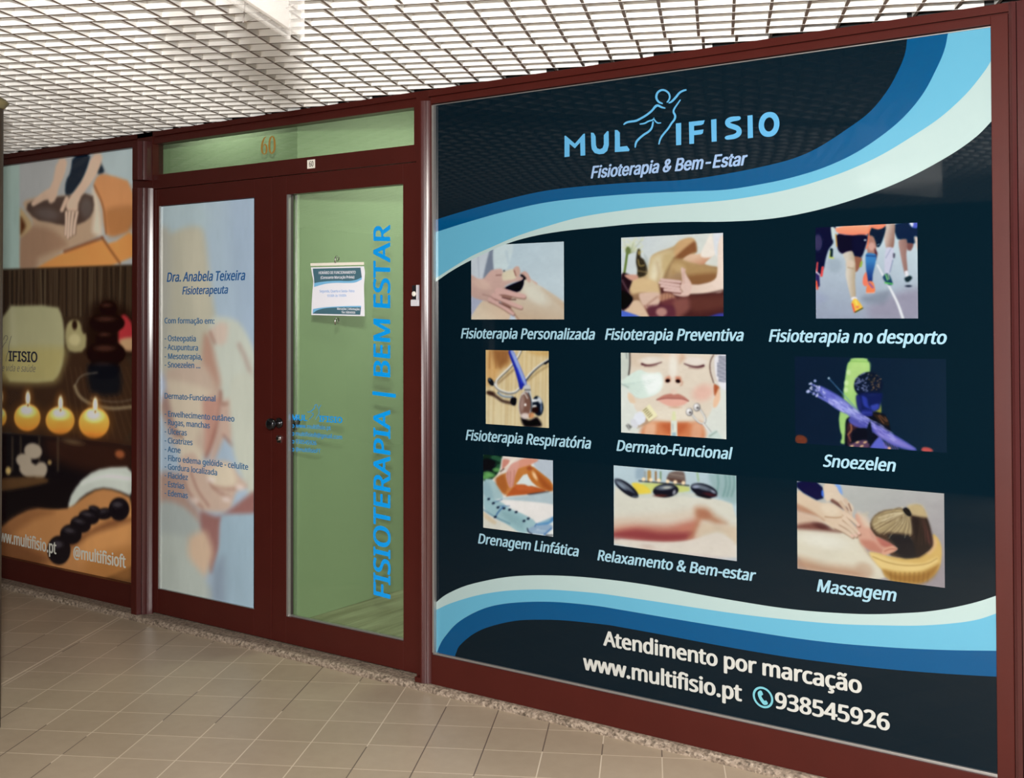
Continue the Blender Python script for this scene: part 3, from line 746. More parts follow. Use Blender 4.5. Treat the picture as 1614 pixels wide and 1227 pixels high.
def pic_run():
    p = Pic([(458, 100), (1322, 62), (1330, 872), (465, 874)], (1200, 340, 5.38), 175)
    p.base((190, 208, 214), (150, 160, 178), (800, 200, 700, 870))
    p.poly([(900, 780), (1040, 690), (1340, 620), (1340, 880), (950, 880)], (150, 148, 166), 90)
    p.poly([(860, 690), (1080, 640), (1050, 740), (900, 740)], (128, 138, 152), 50, .8)
    p.ell(620, 420, 60, 60, (150, 165, 178), 0, 60, .7)
    p.poly([(460, 640), (560, 700), (460, 760)], (150, 160, 185), 50, .7)
    p.line([(985, 420), (1050, 540), (1110, 650), (1160, 750), (1200, 870)], 14, (222, 226, 228), 8, 1, 24)
    # left runner, dark
    p.poly([(455, 95), (628, 90), (600, 160), (610, 230), (570, 290), (545, 370), (530, 450), (500, 500), (455, 430)], (14, 24, 58), 8)
    p.ell(480, 230, 36, 70, (62, 58, 96), 0, 20)
    p.poly([(590, 100), (625, 110), (610, 200), (600, 190)], (205, 220, 214), 5)
    p.line([(595, 290), (592, 345)], 26, (16, 40, 50), 6); p.line([(578, 355), (612, 360)], 12, (196, 210, 90), 6); p.line([(585, 300), (580, 350)], 6, (190, 205, 90), 4)
    p.line([(520, 440), (510, 510)], 20, (226, 70, 70), 6); p.line([(476, 400), (470, 480)], 14, (228, 80, 80), 6)
    p.line([(475, 500), (480, 590)], 34, (50, 40, 96), 8); p.line([(465, 560), (475, 620)], 18, (230, 90, 60), 6); p.line([(470, 480), (490, 500)], 10, (230, 220, 230), 5)
    # right far runner
    p.poly([(1130, 75), (1330, 62), (1330, 185), (1290, 240), (1230, 235), (1180, 205), (1150, 190)], (8, 42, 74), 8)
    p.poly([(1255, 62), (1325, 60), (1320, 105), (1280, 100)], (80, 96, 196), 5); p.poly([(1255, 62), (1290, 62), (1280, 98)], (225, 228, 238), 5)
    p.poly([(1230, 235), (1290, 240), (1270, 295), (1240, 290)], (128, 84, 80), 8)
    p.poly([(1165, 215), (1230, 200), (1238, 260), (1230, 330), (1240, 480), (1215, 490), (1180, 330)], (172, 138, 128), 8, col2=(150, 112, 104), ax=(1170, 300, 1240, 300))
    p.line([(1230, 480), (1240, 530)], 26, (222, 222, 226), 8); p.poly([(1215, 530), (1260, 510), (1280, 530), (1250, 562), (1225, 560)], (26, 48, 56), 6)
    p.ell(1248, 598, 28, 9, (40, 50, 70), 0, 10)
    p.poly([(1295, 180), (1330, 190), (1330, 300), (1310, 250)], (205, 190, 180), 8)
    # white-socked leg
    p.poly([(1045, 78), (1130, 70), (1132, 150), (1120, 270), (1060, 275), (1040, 180)], (200, 184, 172), 8, col2=(150, 110, 96), ax=(1060, 150, 1135, 170))
    p.poly([(1060, 275), (1120, 280), (1115, 380), (1085, 500), (1050, 500), (1045, 380)], (196, 198, 216), 8)
    p.line([(1100, 280), (1055, 360)], 4, (130, 140, 170), 5); p.line([(1115, 380), (1090, 480)], 8, (130, 140, 170), 8)
    p.poly([(1030, 520), (1060, 490), (1090, 510), (1115, 580), (1080, 590), (1045, 555)], (30, 70, 100), 6)
    p.line([(1055, 500), (1070, 545)], 12, (130, 205, 120), 5); p.line([(1050, 570), (1110, 580)], 12, (90, 200, 90), 5); p.line([(1075, 500), (1085, 540)], 7, (200, 225, 160), 5)
    p.poly([(1118, 320), (1135, 325), (1130, 360), (1118, 355)], (80, 80, 100), 6)
    # middle runner blue sock
    p.poly([(905, 100), (1050, 85), (1035, 190), (990, 270), (905, 180)], (10, 38, 62), 8)
    p.poly([(905, 170), (950, 180), (975, 250), (965, 330), (905, 325), (895, 240)], (176, 128, 112), 8)
    p.ell(935, 262, 28, 34, (205, 160, 146), 0, 20)
    p.poly([(960, 280), (985, 320), (970, 380)], (90, 40, 50), 8)
    p.poly([(888, 325), (972, 330), (968, 400), (945, 500), (940, 560), (905, 560), (890, 470)], (52, 128, 190), 7, col2=(24, 52, 120), ax=(920, 380, 920, 555))
    p.line([(890, 340), (970, 345)], 8, (30, 60, 120), 5)
    p.poly([(865, 520), (890, 480), (905, 580), (880, 600), (860, 575)], (235, 120, 90), 6)
    p.poly([(895, 600), (915, 555), (950, 570), (965, 640), (930, 660), (890, 650)], (240, 128, 76), 6); p.line([(915, 575), (945, 610)], 16, (150, 96, 150), 8); p.line([(890, 657), (960, 655)], 9, (220, 170, 150), 5)
    p.line([(985, 250), (1000, 240)], 5, (200, 210, 215), 4)
    # orange vest and front runner
    p.poly([(622, 92), (928, 78), (935, 110), (900, 165), (820, 175), (740, 165), (640, 150)], (250, 138, 102), 6, sm=1, col2=(250, 160, 120), ax=(700, 160, 700, 90))
    p.poly([(915, 80), (1050, 70), (1040, 100), (990, 118), (930, 100)], (248, 140, 104), 6)
    p.line([(918, 110), (905, 240), (890, 280)], 10, (240, 120, 80), 5)
    p.poly([(632, 150), (740, 168), (890, 165), (905, 180), (885, 260), (850, 355), (790, 355), (770, 300), (690, 330), (650, 300), (640, 230)], (24, 14, 46), 7, sm=1)
    p.poly([(780, 180), (890, 175), (850, 350), (795, 350), (775, 280)], (8, 24, 56), 20)
    p.line([(632, 160), (640, 260)], 10, (200, 150, 60), 6); p.ell(880, 208, 10, 7, (225, 225, 230), 0, 5)
    p.poly([(785, 350), (852, 362), (840, 420), (815, 470), (795, 470)], (150, 96, 74), 8)
    p.line([(850, 395), (842, 430)], 18, (150, 180, 60), 6)
    p.poly([(692, 325), (765, 300), (790, 350), (800, 450), (795, 560), (800, 690), (765, 705), (735, 600), (715, 500), (720, 400)], (208, 200, 184), 8, sm=2, col2=(180, 160, 130), ax=(730, 500, 800, 500))
    p.ell(755, 410, 36, 34, (212, 194, 172), 0, 30); p.line([(735, 440), (780, 450)], 6, (170, 140, 110), 12)
    p.ell(787, 705, 26, 16, (226, 222, 222), 0, 6)
    p.poly([(765, 740), (790, 705), (820, 720), (862, 785), (820, 810), (790, 825), (775, 790)], (240, 190, 60), 6); p.line([(772, 750), (790, 815)], 14, (226, 90, 70), 6); p.line([(795, 820), (860, 785)], 9, (60, 70, 30), 5); p.line([(800, 725), (815, 765)], 14, (240, 225, 90), 6); p.ell(815, 775, 14, 10, (225, 100, 90), 0, 8, .7)
    return p
def pic_steth():
    p = Pic([(307, 48), (973, 58), (978, 872), (308, 832)], (720, 545, 6.725), 110)
    p.base((206, 186, 138), (206, 192, 152), (640, 100, 640, 800))
    for i in range(26):
        r = random.Random(i+9); x = 320+i*26+r.random()*14
        p.line([(x, 40), (x-20, 870)], 8+r.random()*10, r.choice(((190, 160, 105), (214, 196, 155), (178, 145, 92), (216, 200, 165))), 14, .4)
    p.poly([(310, 45), (560, 45), (560, 200), (480, 260), (400, 380), (310, 420)], (196, 140, 70), 60, .6)
    p.poly([(380, 50), (555, 50), (545, 180), (440, 230)], (120, 70, 30), 60, .7)
    for a, b in ((350, 60), (420, 50), (470, 50)): p.line([(a, 60), (a-5, 240)], 12, (150, 100, 50), 14, .7)
    p.poly([(760, 60), (970, 60), (970, 110), (830, 100)], (190, 150, 80), 40, .7)
    p.line([(340, 500), (420, 540), (480, 590), (580, 610)], 30, (54, 34, 30), 24, .9); p.ell(360, 505, 46, 22, (60, 36, 26), 10, 24)
    p.line([(760, 370), (860, 280), (970, 215)], 16, (140, 116, 70), 24, .7)
    p.line([(440, 400), (520, 330), (600, 260)], 16, (120, 90, 56), 24, .7)
    p.line([(680, 55), (640, 140), (560, 240), (440, 350), (410, 390), (420, 430)], 26, (96, 92, 84), 8); p.line([(676, 55), (640, 130), (560, 230), (440, 340), (412, 385), (424, 430)], 17, (224, 220, 206), 6)
    p.line([(390, 400), (440, 470), (540, 510), (620, 500), (665, 455)], 24, (100, 104, 110), 8); p.line([(392, 398), (440, 462), (540, 500), (620, 490), (660, 450)], 14, (228, 226, 216), 6)
    p.line([(440, 500), (490, 540), (590, 545)], 22, (90, 110, 130), 8); p.line([(450, 505), (500, 535), (580, 538)], 9, (200, 210, 214), 6)
    p.ell(362, 385, 26, 46, (10, 16, 26), -30, 6); p.ell(350, 365, 8, 14, (90, 110, 120), -30, 8)
    p.poly([(568, 555), (635, 545), (632, 620), (610, 642), (570, 620)], (8, 8, 22), 7, sm=1)
    p.line([(970, 155), (880, 210), (800, 280), (730, 370)], 24, (70, 72, 76), 7); p.line([(968, 148), (880, 200), (798, 270), (730, 352)], 13, (226, 226, 218), 5)
    p.line([(935, 190), (975, 165)], 24, (14, 16, 24), 6)
    p.poly([(540, 48), (600, 48), (640, 150), (690, 260), (755, 420), (700, 440), (690, 470), (665, 460), (650, 380), (610, 240), (570, 140)], (20, 34, 150), 6, sm=1)
    p.poly([(560, 48), (600, 48), (650, 170), (752, 418), (715, 425), (640, 240), (590, 120)], (140, 158, 210), 10, sm=1)
    p.line([(640, 250), (690, 400)], 14, (24, 50, 190), 12)
    p.poly([(705, 430), (770, 415), (785, 470), (790, 540), (770, 550), (730, 480)], (190, 190, 186), 6); p.line([(720, 470), (780, 470)], 9, (40, 44, 50), 6); p.line([(730, 490), (775, 560)], 8, (30, 34, 40), 5)
    p.poly([(680, 760), (770, 790), (850, 760), (900, 830), (880, 860), (720, 860)], (20, 14, 20), 22)
    p.ell(860, 640, 58, 106, (16, 26, 40), -8, 7); p.ell(880, 580, 20, 40, (190, 196, 200), -25, 14); p.ell(895, 660, 10, 50, (100, 120, 150), 0, 14); p.ell(826, 645, 22, 16, (230, 230, 225), 0, 8); p.poly([(790, 570), (860, 570), (860, 590), (800, 600)], (222, 226, 226), 6)
    p.poly([(800, 660), (860, 650), (860, 710), (800, 710)], (40, 20, 16), 10)
    p.ell(728, 630, 74, 148, (186, 190, 196), 3, 6); p.ell(724, 632, 62, 136, (118, 84, 70), 3, 14); p.ell(694, 610, 22, 90, (160, 136, 126), 5, 30, .8); p.line([(690, 520), (720, 500), (750, 560)], 9, (225, 225, 220), 8)
    p.ell(727, 628, 12, 14, (240, 236, 230), 0, 6); p.ell(725, 745, 46, 30, (205, 190, 180), 0, 24); p.line([(760, 500), (790, 580), (792, 700), (770, 760)], 9, (30, 40, 50), 5)
    p.ell(790, 740, 30, 30, (190, 120, 70), 0, 20, .8)
    return p
def pic_face():
    p = Pic([(184, 73), (1252, 92), (1260, 952), (190, 886)], (950, 545, 6.457), 180)
    p.base((212, 216, 206))
    p.poly([(270, 60), (1140, 60), (1150, 250), (1130, 420), (1110, 650), (1040, 780), (1000, 950), (420, 950), (440, 800), (330, 640), (290, 480), (270, 300)], (216, 204, 184), 16)
    p.poly([(420, 800), (560, 770), (900, 780), (1010, 800), (1010, 960), (420, 960)], (206, 128, 82), 50)
    p.poly([(600, 790), (860, 790), (800, 900), (660, 900)], (184, 92, 48), 60, .8)
    p.poly([(440, 800), (540, 800), (520, 960), (420, 940)], (224, 176, 140), 40); p.poly([(920, 800), (1010, 790), (1000, 960), (900, 950)], (216, 160, 124), 40)
    p.ell(735, 700, 220, 70, (222, 212, 192), 0, 60)
    p.poly([(270, 70), (620, 70), (600, 130), (500, 200), (330, 220), (280, 160)], (206, 186, 162), 50, .7)
    p.ell(490, 150, 110, 36, (222, 214, 200), -4, 40); p.ell(940, 160, 120, 40, (222, 212, 200), 6, 40)
    p.poly([(620, 70), (820, 70), (800, 130), (650, 130)], (224, 200, 176), 50, .8); p.poly([(800, 80), (840, 130), (780, 180)], (200, 160, 130), 40, .7)
    p.ell(715, 220, 40, 140, (226, 220, 206), 0, 50)
    p.line([(400, 188), (450, 205), (520, 195), (600, 170)], 22, (84, 40, 48), 12, 1, 6); p.line([(430, 210), (500, 212), (550, 195)], 12, (130, 90, 84), 20, .7)
    p.line([(830, 185), (900, 212), (970, 220), (1025, 205)], 8, (84, 40, 48), 12, 1, 24); p.line([(880, 225), (960, 236), (1010, 225)], 12, (140, 100, 94), 20, .6)
    p.ell(720, 370, 90, 55, (222, 206, 186), 0, 40)
    p.poly([(640, 330), (680, 310), (690, 360), (640, 370)], (200, 120, 90), 24, .8); p.poly([(745, 320), (790, 320), (800, 370), (750, 370)], (196, 110, 80), 24, .8)
    p.ell(662, 358, 24, 18, (28, 8, 10), -10, 10); p.ell(766, 362, 24, 18, (28, 8, 10), 10, 10)
    p.line([(790, 405), (810, 400), (812, 370)], 10, (196, 150, 124), 18)
    p.ell(1020, 480, 110, 80, (222, 178, 160), -20, 90, .9)
    p.ell(720, 470, 30, 26, (222, 196, 178), 0, 30)
    p.poly([(545, 552), (620, 505), (690, 490), (725, 500), (770, 492), (830, 520), (880, 565), (800, 545), (720, 540), (620, 545)], (186, 122, 106), 10)
    p.poly([(560, 556), (640, 535), (730, 540), (810, 540), (870, 566), (820, 605), (740, 622), (660, 612)], (222, 168, 150), 12)
    p.line([(550, 553), (640, 535), (730, 540), (810, 540), (875, 566)], 7, (130, 64, 60), 8)
    p.ell(740, 630, 60, 10, (200, 160, 130), 0, 16, .7)
    p.poly([(184, 60), (272, 70), (268, 280), (230, 330), (184, 330)], (196, 202, 190), 8); p.line([(275, 70), (278, 200), (265, 300)], 14, (70, 62, 60), 12); p.line([(240, 70), (245, 130)], 7, (110, 120, 120), 8)
    p.poly([(260, 480), (300, 500), (335, 570), (325, 590), (280, 580), (255, 530)], (222, 196, 166), 10)
    p.poly([(190, 370), (280, 290), (380, 238), (440, 275), (520, 290), (570, 268), (605, 300), (612, 400), (580, 470), (500, 520), (380, 545), (320, 520), (250, 430), (190, 405)], (206, 222, 210), 8, sm=1)
    p.poly([(400, 300), (580, 285), (610, 380), (570, 470), (470, 500), (420, 400)], (228, 234, 228), 40)
    for i in range(9): p.line([(215, 390), (330+i*26, 520-i*22)], 3, (176, 200, 188), 6, .7)
    p.line([(185, 390), (260, 425)], 12, (150, 168, 158), 10, .8)
    p.poly([(405, 690), (560, 718), (470, 790), (350, 845)], (172, 146, 118), 14, .8, sm=0)
    p.poly([(395, 665), (475, 595), (560, 715), (470, 775)], (228, 222, 178), 3, sm=0)
    for i in range(5): p.line([(412+i*14, 665+i*17), (448+i*14, 636+i*17)], 8, (112, 100, 62), 4, .95)
    p.poly([(300, 715), (395, 655), (455, 760), (350, 830)], (218, 222, 230), 7, sm=1); p.poly([(270, 770), (320, 735), (370, 820), (320, 850)], (208, 210, 216), 8, sm=1)
    p.poly([(235, 815), (255, 795), (300, 825), (270, 862)], (84, 84, 84), 8, .8, sm=0); p.line([(250, 800), (275, 850)], 6, (220, 220, 216), 6)
    p.poly([(712, 670), (738, 670), (748, 765), (700, 765)], (214, 218, 170), 7, sm=0); p.poly([(694, 765), (757, 765), (760, 930), (692, 930)], (214, 220, 206), 6, sm=0)
    p.line([(712, 800), (715, 860)], 14, (180, 184, 180), 8); p.poly([(705, 885), (745, 885), (745, 930), (705, 930)], (150, 180, 190), 8, sm=0)
    p.line([(900, 690), (960, 770), (1010, 800), (1045, 780), (1045, 730), (985, 640)], 19, (120, 120, 118), 6); p.line([(898, 688), (960, 768), (1010, 796), (1043, 778), (1043, 730), (983, 638)], 12, (224, 226, 222), 5)
    p.line([(1025, 795), (1110, 900)], 24, (150, 152, 148), 6); p.line([(1022, 795), (1105, 900)], 14, (228, 230, 226), 6)
    for x, y in ((882, 676), (958, 628)):
        p.ell(x, y, 36, 42, (96, 92, 92), 0, 6); p.ell(x-3, y-3, 30, 36, (212, 210, 208), 0, 10); p.ell(x+8, y+6, 12, 10, (70, 66, 66), 0, 10); p.ell(x-10, y-14, 10, 12, (245, 245, 245), 0, 8)
    p.poly([(1080, 900), (1150, 860), (1180, 890), (1215, 950), (1070, 950)], (196, 212, 204), 10); p.line([(1085, 925), (1160, 875)], 10, (140, 160, 150), 8)
    p.poly([(1100, 90), (1260, 80), (1260, 450), (1190, 400), (1110, 330), (1090, 230)], (210, 200, 186), 10); p.line([(1128, 95), (1092, 160), (1090, 260), (1130, 380)], 9, (90, 60, 50), 8)
    p.poly([(1140, 130), (1190, 90), (1262, 90), (1262, 440), (1200, 420), (1150, 300)], (222, 222, 226), 10)
    for i in range(15): p.line([(1172-(4 if 3 < i < 12 else -10), 108+i*18), (1256, 116+i*18)], 8, (70, 74, 96), 4)
    p.poly([(1130, 420), (1140, 390), (1190, 430), (1160, 520), (1135, 500)], (176, 92, 52), 10); p.poly([(1150, 500), (1185, 430), (1196, 540), (1160, 620), (1125, 630), (1125, 560)], (226, 186, 152), 10)
    return p
def pic_statue():
    p = Pic([(133, 80), (1505, 84), (1512, 940), (133, 862)], (1230, 550, 5.764), 250)
    p.base((0, 26, 50), (0, 34, 54), (133, 100, 1400, 700))
    p.poly([(133, 250), (500, 400), (560, 860), (133, 860)], (1, 26, 50), 160, .7)
    p.poly([(640, 84), (790, 84), (795, 115), (815, 130), (815, 240), (900, 420), (915, 500), (915, 595), (700, 700), (590, 870), (540, 858), (565, 800), (540, 740), (530, 600), (580, 470), (575, 380), (595, 220), (610, 130), (635, 112)], (164, 214, 116), 8, sm=1)
    p.poly([(650, 120), (800, 130), (790, 200), (700, 300), (640, 400), (620, 300)], (178, 220, 124), 40)
    for x, y in ((620, 215), (600, 310), (595, 375)): p.ell(x, y, 20, 24, (200, 232, 160), 0, 16)
    p.line([(640, 112), (795, 118)], 7, (120, 180, 70), 8); p.line([(590, 420), (640, 560)], 40, (148, 204, 96), 40, .7)
    p.poly([(850, 570), (905, 500), (916, 600), (880, 590)], (150, 150, 50), 8)
    # figure: plain dark statue in shadow
    p.poly([(600, 640), (680, 600), (850, 570), (960, 610), (1000, 760), (900, 850), (820, 920), (600, 890), (590, 740)], (4, 12, 26), 10)
    p.ell(800, 330, 132, 118, (6, 20, 46), -10, 8); p.ell(810, 260, 70, 50, (6, 20, 40), 0, 8)
    for i in range(95):
        r = random.Random(i*3+1); a = r.random()*6.28; q = math.sqrt(r.random())
        x = 795+128*q*math.cos(a); y = 305+96*q*math.sin(a)
        if y > 420 or (x > 800 and y > 380): continue
        cl = (150, 110, 70) if x > 800 else (140, 150, 200)
        p.ell(x, y, 6, 6, cl, 0, 6, .45+.5*r.random())
    p.poly([(690, 430), (760, 400), (900, 400), (930, 420), (900, 540), (850, 570), (740, 590), (700, 540)], (8, 24, 84), 14)
    p.poly([(740, 430), (785, 450), (800, 520), (830, 550), (760, 520)], (30, 50, 160), 14); p.poly([(690, 430), (725, 440), (735, 540), (710, 550)], (24, 34, 110), 12)
    p.poly([(820, 520), (890, 500), (895, 540), (850, 566)], (40, 60, 170), 14); p.line([(800, 425), (860, 420)], 8, (20, 40, 90), 8)
    p.poly([(735, 560), (830, 560), (835, 610), (760, 610)], (26, 36, 130), 10); p.line([(745, 580), (830, 582)], 5, (60, 80, 190), 5)
    p.poly([(840, 590), (960, 620), (990, 700), (920, 680)], (40, 28, 20), 10)
    for a, b, c, d in ((890, 610, 940, 680), (900, 600, 960, 660), (950, 620, 975, 660)): p.line([(a, b), (c, d)], 6, (150, 90, 60), 6)
    p.poly([(610, 680), (680, 670), (720, 700), (650, 760), (640, 880), (610, 860)], (60, 30, 40), 14); p.line([(640, 690), (650, 740), (615, 780)], 10, (190, 120, 70), 8); p.line([(615, 780), (640, 840)], 8, (170, 90, 70), 8)
    p.poly([(630, 870), (740, 830), (800, 840), (800, 900), (640, 892)], (90, 60, 90), 14)
    for x, y in ((650, 885), (700, 850), (740, 885), (770, 850)): p.ell(x, y, 18, 9, (222, 180, 130), -20, 6)
    p.poly([(820, 890), (900, 800), (960, 880), (1000, 910), (840, 905)], (86, 96, 205), 10)
    for i in range(6): p.line([(940+i*18, 850), (960+i*22, 915)], 6, (150, 110, 190), 5)
    p.ell(990, 905, 16, 14, (230, 170, 140), 0, 8)
    # fibre bundle
    p.poly([(340, 330), (400, 350), (560, 440), (700, 560), (820, 650), (960, 740), (1120, 830), (1270, 930), (1140, 920), (1000, 870), (840, 760), (790, 720), (700, 720), (610, 660), (640, 610), (520, 560), (430, 490), (370, 420)], (86, 90, 200), 8, .85, sm=1)
    p.poly([(430, 470), (520, 440), (640, 540), (780, 640), (700, 640)], (160, 168, 236), 30, .8)
    p.poly([(830, 680), (1000, 780), (1220, 910), (1100, 890), (900, 800)], (140, 130, 214), 20, .8)
    for i in range(34):
        r = random.Random(i+70); t = r.random()
        x0 = 250+r.random()*170; y0 = 290+(x0-250)*.1+t*110+ (x0-250)*.35
        if y0 > 470: y0 = 470
        x1 = x0+150+r.random()*60; y1 = y0+ (x1-x0)*.55
        p.line([(x0, y0), (x1, y1)], 5, (104, 112, 212), 5, .9); p.ell(x0, y0, 8, 8, (206, 212, 250), 0, 6)
    for i in range(130):
        r = random.Random(i+300); x = 420+r.random()*620; y = 440+(x-420)*.60+ (r.random()-.5)*90
        p.line([(x, y), (x+40, y+25)], 5, r.choice(((206, 210, 255), (70, 66, 180), (176, 176, 248), (150, 150, 240))), 4, .8)
    p.line([(440, 268), (560, 400), (720, 575)], 6, (90, 140, 190), 5); p.ell(440, 268, 10, 9, (190, 210, 230), 0, 6)
    p.ell(250, 390, 16, 14, (180, 190, 240), 0, 8); p.ell(315, 292, 12, 12, (170, 180, 240), 0, 8)
    p.poly([(785, 740), (815, 660), (835, 760), (850, 830), (800, 860)], (2, 16, 32), 10)
    p.poly([(135, 790), (190, 780), (245, 810), (243, 866), (135, 860)], (112, 50, 30), 8, sm=1)
    p.poly([(1282, 900), (1320, 892), (1370, 905), (1398, 938), (1282, 936)], (196, 74, 70), 8, sm=1)
    return p
def pic_lymph():
    p = Pic([(216, 48), (962, 108), (970, 920), (216, 842)], (730, 710, 6.817), 125)
    p.base((216, 218, 212))
    p.poly([(216, 40), (430, 60), (400, 200), (330, 300), (216, 330)], (18, 44, 32), 12)
    p.poly([(216, 110), (330, 100), (340, 220), (216, 240)], (4, 10, 24), 30)
    for x, y in ((260, 250), (300, 270), (360, 210), (240, 290), (400, 170), (340, 80), (400, 100)): p.ell(x, y, 44, 24, (110, 176, 96) if y > 180 else (50, 100, 70), 0, 30, .8)
    p.poly([(790, 95), (970, 108), (970, 350), (860, 280), (760, 160)], (176, 186, 194), 14)
    p.poly([(430, 60), (570, 75), (640, 80), (560, 140), (470, 220), (390, 260), (400, 180)], (214, 202, 190), 12); p.poly([(430, 100), (500, 110), (460, 190), (420, 200)], (196, 130, 112), 12)
    p.line([(570, 78), (430, 210), (330, 310)], 14, (226, 216, 196), 10); p.line([(400, 230), (440, 200)], 10, (60, 40, 34), 10)
    p.poly([(216, 310), (330, 310), (440, 500), (410, 530), (216, 520)], (158, 186, 188), 8, sm=1)
    p.poly([(216, 330), (280, 350), (330, 540), (216, 520)], (136, 168, 176), 30, .7)
    p.poly([(330, 320), (450, 240), (600, 190), (700, 150), (740, 160), (720, 240), (660, 265), (600, 330), (540, 420), (450, 500)], (186, 118, 50), 8, sm=1)
    p.poly([(340, 320), (430, 260), (480, 400), (440, 480)], (160, 90, 34), 30, .8); p.poly([(470, 440), (560, 360), (600, 400), (470, 490)], (190, 124, 60), 24)
    p.poly([(455, 500), (560, 375), (640, 365), (740, 385), (880, 420), (900, 450), (720, 475), (500, 492)], (176, 86, 30), 10, sm=1)
    p.poly([(560, 380), (700, 380), (760, 420), (600, 430)], (190, 96, 40), 24); p.poly([(700, 470), (920, 440), (900, 460), (730, 482)], (40, 30, 40), 10)
    p.poly([(680, 200), (740, 165), (820, 230), (965, 345), (965, 450), (880, 430), (760, 370), (690, 270)], (184, 110, 38), 8, sm=1)
    p.poly([(780, 240), (880, 320), (960, 400), (960, 440), (860, 400)], (150, 74, 22), 40, .8); p.ell(770, 275, 18, 50, (226, 186, 140), -28, 24); p.ell(715, 195, 30, 22, (160, 80, 36), 0, 24)
    p.poly([(590, 340), (650, 265), (690, 280), (745, 370), (700, 385), (640, 355), (570, 362)], (206, 214, 212), 8)
    p.poly([(560, 140), (660, 85), (800, 95), (795, 120), (700, 165), (600, 195), (520, 260)], (206, 142, 118), 10)
    p.poly([(460, 250), (520, 150), (600, 120), (590, 200), (560, 280), (540, 380), (500, 405), (470, 330)], (206, 150, 134), 10)
    for a in ([(480, 240), (478, 300), (490, 360)], [(510, 230), (508, 320), (505, 395)], [(550, 220), (545, 300), (532, 380)]): p.line(a, 12, (176, 112, 100), 14, .7)
    p.poly([(450, 510), (720, 480), (965, 450), (965, 590), (700, 560), (440, 535)], (168, 186, 190), 24)
    p.poly([(430, 535), (965, 585), (965, 720), (790, 780), (640, 690), (480, 590)], (220, 216, 210), 12)
    p.poly([(216, 680), (340, 740), (480, 800), (600, 880), (216, 850)], (206, 204, 190), 16)
    p.poly([(216, 660), (300, 720), (360, 775), (330, 795), (230, 730)], (206, 190, 160), 10)
    p.poly([(216, 500), (300, 510), (420, 560), (500, 630), (660, 690), (790, 770), (780, 850), (690, 895), (600, 885), (480, 800), (340, 730), (240, 650), (216, 600)], (150, 184, 188), 9, sm=1)
    p.poly([(400, 640), (640, 730), (640, 860), (500, 780)], (128, 164, 168), 60, .8); p.line([(216, 640), (340, 720), (500, 790)], 14, (100, 140, 156), 18)
    p.line([(430, 610), (380, 660), (345, 720)], 12, (50, 96, 150), 8); p.line([(340, 560), (420, 530)], 8, (70, 110, 150), 8); p.line([(390, 600), (500, 600)], 7, (60, 100, 150), 8)
    for x, y in ((275, 525), (325, 570), (375, 615), (345, 718), (500, 640), (570, 665), (655, 760), (700, 735), (440, 625)): p.ell(x, y, 17, 11, (14, 28, 52), -20, 7)
    p.poly([(790, 790), (880, 760), (970, 715), (970, 760), (890, 810), (810, 820)], (74, 134, 184), 9); p.poly([(800, 790), (940, 730), (920, 770)], (130, 170, 186), 12)
    p.poly([(690, 850), (780, 810), (940, 800), (960, 840), (870, 905), (760, 900), (700, 880)], (138, 164, 186), 9)
    for i in range(7): p.line([(800, 850), (740+i*30, 900-abs(i-2)*6)], 5, (180, 196, 210), 6, .7)
    p.line([(690, 840), (700, 880), (740, 900)], 10, (20, 30, 50), 8); p.line([(870, 910), (950, 840)], 14, (60, 110, 170), 8); p.line([(770, 820), (790, 790)], 9, (50, 90, 150), 6); p.line([(890, 915), (960, 915)], 12, (30, 36, 46), 10)
    return p
